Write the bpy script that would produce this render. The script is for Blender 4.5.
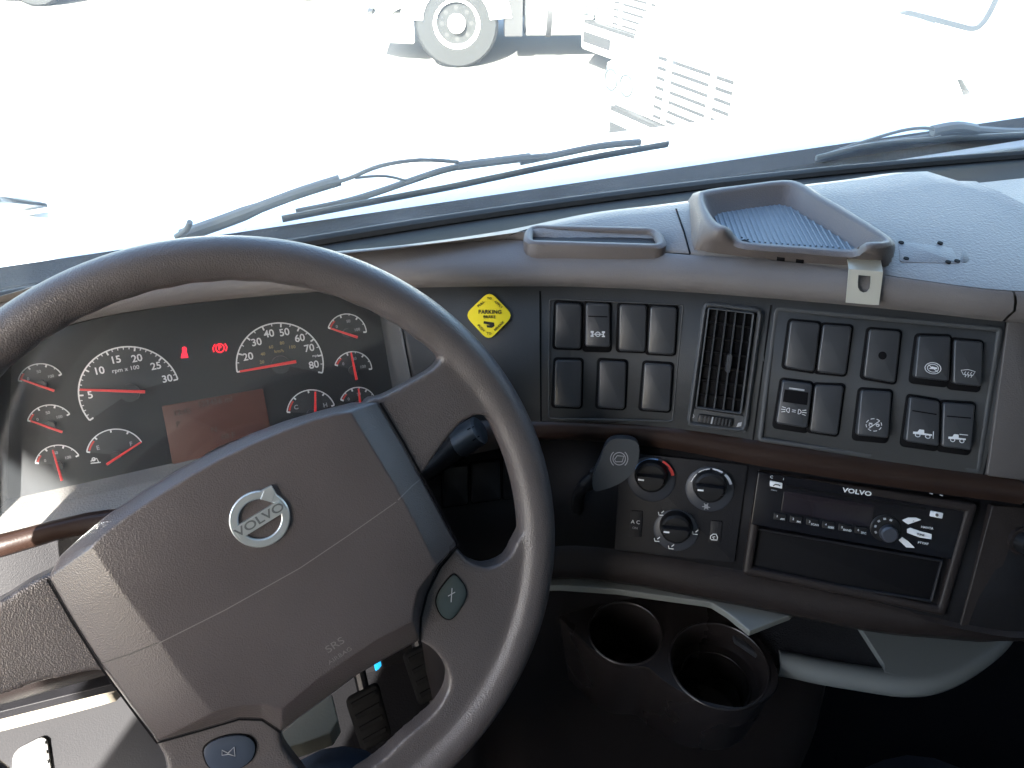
import bpy, bmesh, math, random
from mathutils import Vector, Matrix
from mathutils.bvhtree import BVHTree
from mathutils.geometry import tessellate_polygon
R = math.radians
V = Vector
random.seed(7)
for o in list(bpy.data.objects): bpy.data.objects.remove(o)
SC = bpy.context.scene
COL = SC.collection

# ------------------------------------------------------------------ camera
CAM = V((0.052, 0.0, 1.25)); PITCH = R(37); YAW = R(20); FPX = 770.0
FW = V((math.sin(YAW)*math.cos(PITCH), math.cos(YAW)*math.cos(PITCH), -math.sin(PITCH)))
RT = V((math.cos(YAW), -math.sin(YAW), 0)); UP = RT.cross(FW)
cd = bpy.data.cameras.new('camera'); co = bpy.data.objects.new('camera', cd); COL.objects.link(co)
cd.sensor_width = 36; cd.lens = FPX*36/1024; cd.clip_start = .01; cd.clip_end = 3000
co.matrix_world = Matrix.Translation(CAM) @ Matrix((RT, UP, -FW)).transposed().to_4x4()
SC.camera = co

# ------------------------------------------------------------------ light
SUN_AZ = R(216)     # compass-like, clockwise from +Y: the sun stands behind and to the left
SUN_EL = R(32)
w = bpy.data.worlds.new('World'); SC.world = w; w.use_nodes = True
nt = w.node_tree; bg = nt.nodes['Background']; sk = nt.nodes.new('ShaderNodeTexSky')
sk.sky_type = 'NISHITA'; sk.sun_disc = False; sk.sun_elevation = SUN_EL; sk.sun_rotation = SUN_AZ; sk.dust_density = 2; sk.ozone_density = .8
nt.links.new(sk.outputs[0], bg.inputs[0]); bg.inputs[1].default_value = .14
sd = bpy.data.lights.new('sun', 'SUN'); sd.energy = 5; sd.angle = R(.5); sd.color = (1, .95, .88)
so = bpy.data.objects.new('sun', sd); COL.objects.link(so)
tosun = V((math.sin(SUN_AZ)*math.cos(SUN_EL), math.cos(SUN_AZ)*math.cos(SUN_EL), math.sin(SUN_EL)))
so.rotation_euler = tosun.to_track_quat('Z', 'Y').to_euler(); so.location = (0, 0, 20)
SC.view_settings.view_transform = 'Standard'; SC.view_settings.look = 'None'
SC.view_settings.exposure = 3.1; SC.view_settings.gamma = 1

# ------------------------------------------------------------------ helpers
def ray(x, y):
    return FW + RT*((x-512)/FPX) + UP*((384-y)/FPX)
def on_z(x, y, z):
    d = ray(x, y); return CAM + d*((z-CAM.z)/d.z)
def on_pl(x, y, p0, n):
    d = ray(x, y); return CAM + d*((p0-CAM).dot(n)/d.dot(n))
def plane_hit(p0, n):
    n = n.normalized(); return lambda x, y: (on_pl(x, y, p0, n), n)
def lift(hit, h):
    def f(x, y):
        p, n = hit(x, y); return p+n*h, n
    return f

M = {}
def mat(name, col, rough=.5, bump=0, bscale=300, metal=0, emit=0, spec=.5, vary=.0, vscale=8, kind='noise', coat=0):
    if name in M: return M[name]
    m = bpy.data.materials.new(name); m.use_nodes = True; n = m.node_tree; b = n.nodes['Principled BSDF']
    b.inputs['Base Color'].default_value = (*col, 1); b.inputs['Roughness'].default_value = rough
    b.inputs['Metallic'].default_value = metal; b.inputs['Specular IOR Level'].default_value = spec
    b.inputs['Coat Weight'].default_value = coat
    if emit:
        b.inputs['Emission Color'].default_value = (*col, 1); b.inputs['Emission Strength'].default_value = emit
    tc = n.nodes.new('ShaderNodeTexCoord')
    if vary:
        a = n.nodes.new('ShaderNodeTexNoise'); a.inputs['Scale'].default_value = vscale; a.inputs['Detail'].default_value = 6
        n.links.new(tc.outputs['Object'], a.inputs['Vector'])
        r = n.nodes.new('ShaderNodeMapRange'); r.inputs['From Min'].default_value = .3; r.inputs['From Max'].default_value = .7
        r.inputs['To Min'].default_value = 1-vary; r.inputs['To Max'].default_value = 1+vary
        n.links.new(a.outputs['Fac'], r.inputs['Value'])
        mx = n.nodes.new('ShaderNodeVectorMath'); mx.operation = 'SCALE'; mx.inputs[0].default_value = col
        n.links.new(r.outputs[0], mx.inputs['Scale']); n.links.new(mx.outputs[0], b.inputs['Base Color'])
        r2 = n.nodes.new('ShaderNodeMapRange'); r2.inputs['To Min'].default_value = rough-.08; r2.inputs['To Max'].default_value = rough+.08
        n.links.new(a.outputs['Fac'], r2.inputs['Value']); n.links.new(r2.outputs[0], b.inputs['Roughness'])
    if bump:
        if kind == 'leather':
            a = n.nodes.new('ShaderNodeTexVoronoi'); a.feature = 'SMOOTH_F1'; a.inputs['Scale'].default_value = bscale; src = a.outputs['Distance']
            a.inputs['Smoothness'].default_value = .6
        else:
            a = n.nodes.new('ShaderNodeTexNoise'); a.inputs['Scale'].default_value = bscale; a.inputs['Detail'].default_value = 3; src = a.outputs['Fac']
        n.links.new(tc.outputs['Object'], a.inputs['Vector'])
        bp = n.nodes.new('ShaderNodeBump'); bp.inputs['Strength'].default_value = bump; bp.inputs['Distance'].default_value = .001
        n.links.new(src, bp.inputs['Height']); n.links.new(bp.outputs[0], b.inputs['Normal'])
    M[name] = m; return m

def thing(name, label, cat, loc=(0, 0, 0), rz=0, group=None):
    o = bpy.data.objects.new(name, None); COL.objects.link(o); o.empty_display_size = .05
    o.location = loc; o.rotation_euler = (0, 0, rz); o['label'] = label; o['category'] = cat
    if group: o['group'] = group
    return o
def tag(o, label, cat, group=None):
    o['label'] = label; o['category'] = cat
    if group: o['group'] = group
    return o
def struct(o):
    o['kind'] = 'structure'; return o
LOCAL = [False]
def link(me, name, m, parent=None, smooth=True, bevel=0, angle=35):
    me.materials.append(m)
    o = bpy.data.objects.new(name, me); COL.objects.link(o)
    if parent is not None:
        o.parent = parent
        if not LOCAL[0] and parent.type == 'EMPTY':
            o.matrix_parent_inverse = (Matrix.Translation(parent.location) @ parent.rotation_euler.to_matrix().to_4x4()).inverted()
    if smooth:
        me.polygons.foreach_set('use_smooth', [True]*len(me.polygons)); me.update()
        me.set_sharp_from_angle(angle=R(angle))
    if bevel:
        b = o.modifiers.new('bevel', 'BEVEL'); b.width = bevel; b.segments = 3; b.limit_method = 'ANGLE'; b.angle_limit = R(30); b.harden_normals = False
    return o
def build(name, vs, fs, m, parent=None, smooth=True, bevel=0, recalc=True, angle=35):
    me = bpy.data.meshes.new(name); me.from_pydata([tuple(v) for v in vs], [], fs)
    if recalc:
        bm = bmesh.new(); bm.from_mesh(me); bmesh.ops.remove_doubles(bm, verts=bm.verts, dist=1e-6)
        bmesh.ops.recalc_face_normals(bm, faces=bm.faces); bm.to_mesh(me); bm.free()
    return link(me, name, m, parent, smooth, bevel, angle)
class MB:
    def __init__(s): s.v = []; s.f = []
    def add(s, vs, fs):
        k = len(s.v); s.v += list(vs); s.f += [tuple(i+k for i in f) for f in fs]; return s
    def rings(s, rs, cap0=True, cap1=True, closed=True):
        n = len(rs[0]); vs = [p for r in rs for p in r]; fs = []
        for i in range(len(rs)-1):
            for j in range(n if closed else n-1):
                a = i*n+j; b = i*n+(j+1) % n; fs.append((a, b, b+n, a+n))
        if cap0: fs.append(tuple(range(n)))
        if cap1: fs.append(tuple((len(rs)-1)*n+j for j in range(n)))
        return s.add(vs, fs)
    def tube(s, pts, rad, seg=12, caps=True, up=None):
        rs = []; L = len(pts); prev = None
        for i, p in enumerate(pts):
            t = (pts[min(i+1, L-1)]-pts[max(i-1, 0)]).normalized()
            if prev is None:
                a = up or (V((0, 0, 1)) if abs(t.z) < .9 else V((1, 0, 0)))
            else: a = prev
            e1 = (a-t*a.dot(t)).normalized(); e2 = t.cross(e1); prev = e1
            r = rad[i] if isinstance(rad, list) else rad
            ra, rb = r if isinstance(r, tuple) else (r, r)
            rs.append([p+e1*(math.cos(q)*ra)+e2*(math.sin(q)*rb) for q in [2*math.pi*k/seg for k in range(seg)]])
        return s.rings(rs, caps, caps)
    def box(s, c, d, ax=None):
        c = V(c); X, Y, Z = ax or (V((1, 0, 0)), V((0, 1, 0)), V((0, 0, 1)))
        vs = [c+X*(d[0]/2*i)+Y*(d[1]/2*j)+Z*(d[2]/2*k) for k in (-1, 1) for j in (-1, 1) for i in (-1, 1)]
        return s.add(vs, [(0, 2, 3, 1), (4, 5, 7, 6), (0, 1, 5, 4), (2, 6, 7, 3), (0, 4, 6, 2), (1, 3, 7, 5)])
    def ribbon(s, pts, n, wd, h=.0003, closed=False):
        L = len(pts); q = []
        for i in range(L):
            a = pts[(i-1) % L] if (closed or i) else pts[0]; b = pts[(i+1) % L] if (closed or i < L-1) else pts[-1]
            t = (b-a).normalized(); e = n.cross(t).normalized()*(wd/2)
            q.append([pts[i]-e, pts[i]+e, pts[i]+e+n*h, pts[i]-e+n*h])
        if closed: q.append(q[0])
        vs = [p for r in q for p in r]; fs = []
        for i in range(len(q)-1):
            for j in range(4): fs.append((i*4+j, i*4+(j+1) % 4, i*4+4+(j+1) % 4, i*4+4+j))
        if not closed: fs += [(0, 1, 2, 3), tuple((len(q)-1)*4+j for j in (3, 2, 1, 0))]
        return s.add(vs, fs)
    def build(s, name, m, parent=None, smooth=True, bevel=0, angle=35):
        return build(name, s.v, s.f, m, parent, smooth, bevel, True, angle)
def prism(mb, outline, n, h0, h1):
    """closed slab on an outline, from n*h0 to n*h1, caps triangulated safely for concave outlines"""
    k = len(outline); a = [p+n*h0 for p in outline]; b = [p+n*h1 for p in outline]
    tr = tessellate_polygon([[V(p) for p in outline]])
    fs = [tuple(t) for t in tr]+[tuple(i+k for i in t) for t in tr]+[(i, (i+1) % k, k+(i+1) % k, k+i) for i in range(k)]
    mb.add(a+b, fs); return mb
def catmull(pts, sub=8, closed=False):
    P = [V(p) for p in pts]; n = len(P); out = []
    rng = range(n) if closed else range(n-1)
    for i in rng:
        g = (lambda k: P[k % n]) if closed else (lambda k: P[min(max(k, 0), n-1)])
        p0, p1, p2, p3 = g(i-1), g(i), g(i+1), g(i+2)
        for k in range(sub):
            t = k/sub
            out.append(.5*((2*p1)+(p2-p0)*t+(2*p0-5*p1+4*p2-p3)*t*t+(3*p1-p0-3*p2+p3)*t**3))
    if not closed: out.append(P[-1])
    return out
def rrect(rx, ry, seg=5, x0=0, x1=1, y0=0, y1=1):
    out = []
    for cx, cy, a0 in ((x1-rx, y1-ry, 0), (x0+rx, y1-ry, 90), (x0+rx, y0+ry, 180), (x1-rx, y0+ry, 270)):
        for k in range(seg+1):
            a = R(a0+90*k/seg); out.append((cx+rx*math.cos(a), cy+ry*math.sin(a)))
    return out
class Quad:
    """four corner pixels (TL TR BR BL) laid on a real surface; bilinear frame with rounded outlines"""
    def __init__(s, px, hit):
        P = [hit(*p) for p in px]; s.P = [p[0] for p in P]
        TL, TR, BR, BL = s.P; s.n = ((TR-BL).cross(TL-BR)).normalized()
        if s.n.dot(CAM-TL) < 0: s.n = -s.n
        s.w = ((TR-TL).length+(BR-BL).length)/2; s.h = ((TL-BL).length+(TR-BR).length)/2
        s.c = (TL+TR+BR+BL)/4; s.P = [on_pl(a, b, s.c, s.n) for a, b in px]; TL, TR, BR, BL = s.P; s.u = ((TR-TL)+(BR-BL)).normalized(); s.v = s.n.cross(s.u)
    def at(s, u, v, h=0):
        TL, TR, BR, BL = s.P
        return (BL*(1-u)+BR*u)*(1-v)+(TL*(1-u)+TR*u)*v+s.n*h
    def ring(s, g, r, h, tilt=0):
        """outline grown by g metres, corner radius r, height h; tilt adds height toward the bottom"""
        gx, gy = g/s.w, g/s.h; rx, ry = max(r, 1e-4)/s.w, max(r, 1e-4)/s.h
        return [s.at(u, v, h+tilt*(1-2*v)) for u, v in rrect(rx, ry, 4, -gx, 1+gx, -gy, 1+gy)]
    def block(s, name, m, parent, h, r=.003, b=.001, g=0, base=-.002, tilt=0):
        mb = MB()
        rs = [s.ring(g, r, base), s.ring(g, r, h-b, tilt), s.ring(g-b*.3, r, h-b*.3, tilt), s.ring(g-b, max(r-b, .0003), h, tilt)]
        if b*2 > 0: mb.rings(rs)
        return mb.build(name, m, parent, angle=50)
    def frame(s, name, m, parent, wid, h, r=.003, b=.0006, base=-.002, g=0):
        mb = MB()
        rs = [s.ring(g, r, base), s.ring(g, r, h-b), s.ring(g-b, r, h), s.ring(g-wid+b, max(r-wid, .0008), h), s.ring(g-wid, max(r-wid, .0008), h-b), s.ring(g-wid, max(r-wid, .0008), base)]
        mb.rings(rs, False, False)
        return mb.build(name, m, parent, angle=50)
    def hit(s, h=0): return plane_hit(s.c+s.n*h, s.n)
def text(name, body, hit, px, dr, hpx, m, parent, font_sx=1.0, ext=.0002, bold=0, shear=0):
    P, n = hit(*px); Q, _ = hit(px[0]+dr[0], px[1]+dr[1]); u = (Q-P).normalized(); v = n.cross(u)
    dep = (P-CAM).dot(FW); size = hpx*dep/FPX/.7
    cu = bpy.data.curves.new(name, 'FONT'); cu.body = body; cu.align_x = 'CENTER'; cu.align_y = 'CENTER'
    cu.size = size; cu.extrude = ext; cu.offset = bold*size; cu.shear = shear; cu.resolution_u = 2
    t = bpy.data.objects.new(name, cu); me = bpy.data.meshes.new_from_object(t)
    bpy.data.objects.remove(t)
    mx = Matrix((u*font_sx, v, n)).transposed().to_4x4(); mx = Matrix.Translation(P+n*ext*1.5) @ mx
    me.transform(mx); me.name = name
    return link(me, name, m, parent, smooth=False)
def strokes(name, hit, lines, wpx, m, parent, h=.0003, fills=()):
    """lines: pixel polylines laid on a surface; a line whose last item is 'c' is closed"""
    mb = MB()
    for L in lines:
        cl = L[-1] == 'c'; L = L[:-1] if cl else L
        P = [hit(*p) for p in L]; n = P[0][1]; dep = (P[0][0]-CAM).dot(FW)
        mb.ribbon([p[0]+n*.0001 for p in P], n, wpx*dep/FPX, h, cl)
    for L in fills:
        P = [hit(*p) for p in L]; prism(mb, [p[0] for p in P], P[0][1], 0, h)
    return mb.build(name, m, parent, smooth=False)
def circ(cx, cy, rx, ry=None, a0=0, a1=360, n=20):
    ry = ry or rx; full = abs(a1-a0) >= 360
    L = [(cx+rx*math.cos(R(a0+(a1-a0)*k/n)), cy-ry*math.sin(R(a0+(a1-a0)*k/n))) for k in range(n if full else n+1)]
    return L+['c'] if full else L

# ------------------------------------------------------------------ materials
TAUPE = (.105, .090, .086)
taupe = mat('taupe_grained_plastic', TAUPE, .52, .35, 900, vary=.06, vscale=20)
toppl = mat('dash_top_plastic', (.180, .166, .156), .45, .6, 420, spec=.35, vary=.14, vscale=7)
leath = mat('wheel_leather', (.075, .066, .065), .34, .3, 1000, kind='leather', vary=.14, vscale=9)
padm = mat('pad_leather', (.068, .058, .057), .30, .2, 1000, kind='leather', vary=.13, vscale=9)
slate = mat('slate_plastic', (.052, .055, .059), .48, .25, 1100, spec=.35, vary=.05, vscale=25)
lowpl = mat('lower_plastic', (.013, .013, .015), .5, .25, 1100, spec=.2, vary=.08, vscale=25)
switchm = mat('switch_plastic', (.034, .036, .040), .32, .12, 1500, vary=.12, vscale=30)
well = mat('black_recess', (.004, .004, .005), .7, spec=.1)
brown = mat('brown_trim', (.022, .0125, .0095), .33, .1, 500, spec=.3, vary=.15, vscale=30)
darkbr = mat('dark_brown_plastic', (.017, .0135, .013), .45, .25, 900, spec=.22, vary=.08)
black = mat('black_plastic', (.010, .010, .011), .38, .1, 900, spec=.25)
gloss = mat('gloss_black', (.006, .006, .008), .14, spec=.3)
whitem = mat('white_print', (.62, .64, .66), .6)
greym = mat('grey_print', (.30, .31, .33), .6)
chrome = mat('satin_metal', (.62, .63, .62), .33, metal=1, bump=.1, bscale=200)
steel = mat('bracket_steel', (.62, .60, .52), .45, metal=.6)
silver = mat('silver_plastic', (.14, .147, .14), .42, .1, 900)
tyrem = mat('tyre_rubber', (.014, .015, .015), .7, .3, 100)
pedalm = mat('pedal_rubber', (.005, .005, .005), .8, .2, 200, spec=.1)
rubber = mat('wiper_metal', (.13, .132, .125), .55, .2, 200)
_r = mat('rubber', (.035, .036, .037), .6, .2, 200)
red = mat('needle_red', (.60, .03, .03), .4, emit=.03)
lamp_red = mat('warning_red', (.9, .01, .03), .4, emit=.3)
yellow = mat('yellow_sticker', (.80, .66, .02), .4)
ink = mat('black_ink', (.01, .01, .01), .5)
beige = mat('beige_plastic', (.34, .31, .25), .55, .2, 500)
lcdm = mat('amber_display', (.055, .021, .015), .35, emit=.035, spec=.2)
lcdink = mat('display_ink', (.03, .017, .015), .4)
bluem = mat('blue_print', (.10, .22, .45), .5)
redpr = mat('red_print', (.55, .04, .03), .5)
tealm = mat('button_teal', (.035, .048, .048), .2, coat=.5)
carpet = mat('floor_mat', (.008, .008, .009), .95, .8, 300, spec=.05)
denim = mat('dark_blue_cloth', (.035, .05, .075), .85, .5, 900)
cyanm = mat('cyan_glow', (.02, .35, .75), .4, emit=.25)
paint = mat('white_paint', (.80, .80, .78), .3, coat=.4)
slotm = mat('slot_black', (.03, .03, .03), .6)
headl = mat('headlamp_glass', (.16, .18, .19), .08, coat=1)
aglass = mat('truck_window', (.10, .14, .15), .05)
tankm = mat('tank_aluminium', (.75, .76, .76), .22, metal=1)
clothhead = mat('headliner', (.24, .24, .245), .9, .4, 200)

# ------------------------------------------------------------------ outside: ground
def ground_mat():
    m = bpy.data.materials.new('pale_concrete'); m.use_nodes = True; n = m.node_tree; b = n.nodes['Principled BSDF']
    tc = n.nodes.new('ShaderNodeTexCoord'); a = n.nodes.new('ShaderNodeTexNoise'); a.inputs['Scale'].default_value = .7; a.inputs['Detail'].default_value = 9
    n.links.new(tc.outputs['Object'], a.inputs['Vector']); r = n.nodes.new('ShaderNodeValToRGB')
    r.color_ramp.elements[0].color = (.17, .165, .155, 1); r.color_ramp.elements[1].color = (.30, .295, .275, 1)
    n.links.new(a.outputs['Fac'], r.inputs[0]); n.links.new(r.outputs[0], b.inputs['Base Color']); b.inputs['Roughness'].default_value = .9
    return m
GZ = -1.35
build('ground', [(-900, -900, GZ), (900, -900, GZ), (900, 900, GZ), (-900, 900, GZ)], [(0, 1, 2, 3)], ground_mat(), smooth=False)['kind'] = 'structure'

# ------------------------------------------------------------------ cab shell
WXC, WA = .25, .11
def wbase(x): return .80-WA*(x-WXC)**2
GT, GL = .79, -.50        # windscreen rise and run from base to header
XL, XR = -.78, 1.86
def shell():
    th = .05
    struct(MB().box(((XL+XR)/2, -.4, 1.80), (XR-XL+.1, 1.75, .06)).build('cab_roof', clothhead, smooth=False))
    struct(MB().box(((XL+XR)/2, -.2, -.03), (XR-XL+.1, 2.2, .06)).build('cab_floor', carpet, smooth=False))
    struct(MB().box(((XL+XR)/2, -1.25, .9), (XR-XL+.1, .05, 1.8)).build('cab_rear_wall', clothhead, smooth=False))
    struct(MB().box(((XL+XR)/2, .86, .42), (XR-XL+.1, .05, .86)).build('firewall', carpet, smooth=False))
    for s, x in ((-1, XL-.03), (1, XR+.03)):
        mb = MB(); y0, y1, z0, z1 = (-.21, .66, 1.0, 1.55)
        if s < 0: y0, z0 = -.46, .52      # driver's door open; sill and rear edge shaped to steer sun, dim footwell
        mb.box((x, -.18, z0/2), (.06, 2.1, z0)); mb.box((x, -.18, (z1+1.8)/2), (.06, 2.1, 1.8-z1))
        mb.box((x, (y0-1.23)/2, (z0+z1)/2), (.06, y0+1.23, z1-z0))
        if s < 0: mb.box((x, .765, .76), (.06, .21, .48)); z0 = 1.0
        # raked pillar at the front of the window
        mb.add([V((x+a, y, z)) for a in (-.03, .03) for y, z in ((.87, z0), (.66, z0), (.45, z1), (.51, z1))], [(0, 1, 2, 3), (4, 7, 6, 5), (0, 4, 5, 1), (1, 5, 6, 2), (2, 6, 7, 3), (3, 7, 4, 0)])
        struct(mb.build('cab_side_wall', clothhead, smooth=False))
shell()
# windscreen
def glass_mat():
    m = bpy.data.materials.new('dusty_glass'); m.use_nodes = True; n = m.node_tree
    for x in list(n.nodes):
        if x.type != 'OUTPUT_MATERIAL': n.nodes.remove(x)
    out = n.nodes['Material Output']
    tr = n.nodes.new('ShaderNodeBsdfTransparent'); tr.inputs[0].default_value = (.90, .97, .96, 1)
    df = n.nodes.new('ShaderNodeBsdfDiffuse'); df.inputs[0].default_value = (.80, .82, .82, 1)
    tl = n.nodes.new('ShaderNodeBsdfTranslucent'); tl.inputs[0].default_value = (.80, .84, .84, 1)
    dd = n.nodes.new('ShaderNodeMixShader'); dd.inputs[0].default_value = .75
    n.links.new(df.outputs[0], dd.inputs[1]); n.links.new(tl.outputs[0], dd.inputs[2])
    gl = n.nodes.new('ShaderNodeBsdfGlossy'); gl.inputs[1].default_value = .02
    tc = n.nodes.new('ShaderNodeTexCoord')
    a = n.nodes.new('ShaderNodeTexNoise'); a.inputs['Scale'].default_value = 9; a.inputs['Detail'].default_value = 5
    n.links.new(tc.outputs['Object'], a.inputs['Vector'])
    v = n.nodes.new('ShaderNodeTexVoronoi'); v.inputs['Scale'].default_value = 170; n.links.new(tc.outputs['Object'], v.inputs['Vector'])
    v.inputs['Randomness'].default_value = 1
    s = n.nodes.new('ShaderNodeMapRange'); s.inputs['From Min'].default_value = .10; s.inputs['From Max'].default_value = .20
    s.inputs['To Min'].default_value = .12; s.inputs['To Max'].default_value = 0; n.links.new(v.outputs['Distance'], s.inputs['Value'])
    wn = n.nodes.new('ShaderNodeMath'); wn.operation = 'GREATER_THAN'; wn.inputs[1].default_value = .62
    n.links.new(v.outputs['Color'], wn.inputs[0])
    mu = n.nodes.new('ShaderNodeMath'); mu.operation = 'MULTIPLY'; n.links.new(s.outputs[0], mu.inputs[0]); n.links.new(wn.outputs[0], mu.inputs[1])
    b = n.nodes.new('ShaderNodeMapRange'); b.inputs['From Min'].default_value = .3; b.inputs['From Max'].default_value = .7
    b.inputs['To Min'].default_value = .06; b.inputs['To Max'].default_value = .11; n.links.new(a.outputs['Fac'], b.inputs['Value'])
    ad = n.nodes.new('ShaderNodeMath'); ad.operation = 'ADD'; ad.use_clamp = True
    n.links.new(b.outputs[0], ad.inputs[0]); n.links.new(mu.outputs[0], ad.inputs[1])
    m1 = n.nodes.new('ShaderNodeMixShader'); n.links.new(ad.outputs[0], m1.inputs[0]); n.links.new(tr.outputs[0], m1.inputs[1]); n.links.new(dd.outputs[0], m1.inputs[2])
    m2 = n.nodes.new('ShaderNodeMixShader'); m2.inputs[0].default_value = .03; n.links.new(m1.outputs[0], m2.inputs[1]); n.links.new(gl.outputs[0], m2.inputs[2])
    n.links.new(m2.outputs[0], out.inputs[0]); return m
WS = thing('windshield', 'dusty curved windshield glass above the dashboard', 'windshield', (WXC, .8, .87))
vs = []; fs = []; NX = 40
for i in range(NX+1):
    x = XL+(XR-XL)*i/NX
    for t in (0, .33, .66, 1): vs.append(V((x*(1-.04*t)+.02*t, wbase(x)+GL*t-.0, .87+GT*t)))
for i in range(NX):
    for k in range(3): a = i*4+k; fs.append((a, a+4, a+5, a+1))
build('pane', vs, fs, glass_mat(), WS)
mb = MB(); mb.tube([V((XL+(XR-XL)*i/NX, wbase(XL+(XR-XL)*i/NX)-.004, .868)) for i in range(NX+1)], (.006, .010), 8); mb.build('lower_seal', mat('seal_rubber', (.035, .034, .032), .7, .2, 200, spec=.15), WS)
gn = V((0, -GL, 0))  # outward helper
mb = MB(); mb.box(((XL+XR)/2, .25, 1.70), (XR-XL, .16, .14)); mb.build('header_rail', clothhead, WS)
def glass_hit(off=0.0):
    def f(x, y):
        d = ray(x, y); t = .6
        for _ in range(30):
            p = CAM+d*t; g = p.y-(wbase(p.x)+off*1.2+GL*(p.z-.87)/GT)
            t -= g/(d.y-GL*d.z/GT)*.9
        return CAM+d*t, V((0, -.845, -.535))
    return f

# ------------------------------------------------------------------ dashboard
DB = thing('dashboard', 'wraparound taupe and slate dashboard with brown trim strip curving toward the driver', 'dashboard', (.3, .6, .7))
def rail(px, z, left=None, right=None):
    """pixel polyline at a fixed height -> sorted (x, y) plan curve, extended with world points"""
    P = [on_z(a, b, z if not callable(z) else z(a)) for a, b in px]
    L = [(p.x, p.y) for p in P]
    return (left or [])+L+(right or [])
def yat(L, x):
    if x <= L[0][0]: return L[0][1]
    if x >= L[-1][0]: return L[-1][1]
    for i in range(len(L)-1):
        if L[i][0] <= x <= L[i+1][0]:
            x0, y0 = L[i]; x1, y1 = L[i+1]
            g = lambda k: (L[k+1][1]-L[k-1][1])/(L[k+1][0]-L[k-1][0]) if 0 < k < len(L)-1 else (L[min(k+1, len(L)-1)][1]-L[max(k-1, 0)][1])/(L[min(k+1, len(L)-1)][0]-L[max(k-1, 0)][0])
            m0, m1 = g(i), g(i+1); h = x1-x0; t = (x-x0)/h
            return (2*t**3-3*t**2+1)*y0+(t**3-2*t**2+t)*h*m0+(-2*t**3+3*t**2)*y1+(t**3-t**2)*h*m1
ZF, ZG, ZH, ZJ, ZK, ZD, ZC = .93, .822, .803, .707, .684, .955, .963
LX = XL+.02
rF = rail([(0, 345), (100, 318), (200, 303), (350, 290), (430, 288), (541, 287), (620, 289), (690, 293), (770, 299), (850, 306), (930, 314), (1003, 322)], ZF, [(LX, .54)])
rF += [(rF[-1][0]+.06, rF[-1][1]-.025), (XR-.02, .30)]
rG = rail([(430, 427), (541, 425), (600, 426), (672, 431), (774, 446), (857, 460), (985, 478)], ZG, [(LX, .475), (-.1, .487)])
rG += [(rG[-1][0]+.06, rG[-1][1]-.03), (XR-.02, .24)]
rH = rail([(541, 441), (600, 442), (672, 450), (758, 466), (857, 482), (987, 500)], ZH, [(LX, .47), (-.1, .482)])
rH += [(rH[-1][0]+.06, rH[-1][1]-.03), (XR-.02, .235)]
rJ = rail([(553, 551), (619, 553), (679, 563), (752, 576), (850, 598), (955, 626)], ZJ, [(LX, .43), (-.1, .45)])
rJ += [(rJ[-1][0]+.06, rJ[-1][1]-.03), (XR-.02, .20)]
rK = rail([(550, 578), (620, 581), (720, 599), (791, 613), (849, 625), (898, 633), (946, 637)], ZK, [(LX, .44), (-.1, .45)])
rK += [(rK[-1][0]+.05, rK[-1][1]-.02), (XR-.02, .20)]
rD = rail([(506, 240), (560, 245), (620, 249), (690, 255), (790, 262), (895, 277), (1003, 291)], ZD, [(LX, .56), (-.2, .584), (-.05, .598), (.06, .592)])
rD += [(rD[-1][0]+.06, rD[-1][1]-.02), (XR-.02, .34)]
rC = rail([(0, 296), (50, 281), (150, 268), (360, 252), (504, 234), (606, 213), (673, 205), (740, 196), (816, 185), (873, 178), (923, 171), (944, 174), (966, 183)], ZC, [(LX, .565), (-.3, .575)])
XS = []
x = LX
while x < 1.8: XS.append(x); x += .012 if -.4 < x < .8 else .05
def loft(name, rails, m, x0=-9, x1=9, parent=DB, thick=.012, pin=True):
    """rails: list of (curve, z, dy) top to bottom; the sheet gets a real thickness behind it"""
    xs = [x0]*(x0 > -9)+[x for x in XS if x0 < x < x1]+[x1]*(x1 < 9)
    n = len(rails); fr = [[V((x, yat(c, x)+dy, z)) for c, z, dy in rails] for x in xs]
    mb = MB(); vs = [p for r in fr for p in r]; fs = [(i*n+k, (i+1)*n+k, (i+1)*n+k+1, i*n+k+1) for i in range(len(xs)-1) for k in range(n-1)]
    mb.add(vs, fs); o = build(name, mb.v, mb.f, m, parent, True, recalc=False, angle=60)
    if thick:
        s = o.modifiers.new('solid', 'SOLIDIFY'); s.thickness = thick; s.offset = 1
    return o
XCL = .150
mid = lambda a, b, t: [(x, yat(a, x)*(1-t)+yat(b, x)*t) for x in XS]
XE = rF[-3][0]   # where the driver's wing ends
# rolled brow between seam and fascia: rails with a bulging profile
brow = [(rD, ZD, 0), (mid(rD, rF, .25), ZD-.001, -.001), (mid(rD, rF, .6), ZD-.006, -.003), (mid(rD, rF, .9), ZD-.013, -.004), (rF, ZD-.019, -.001), (rF, ZF, .001), (rF, ZF-.002, .006)]
browm = mat('taupe_glare_lifted', (.140, .130, .130), .5, .35, 900, vary=.05, vscale=20)  # taupe in a lighter copy: glare on the brow is put into the colour
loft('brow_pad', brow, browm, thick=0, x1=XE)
loft('brow_pad', brow, browm, thick=0, x0=XE+.0018)
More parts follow.
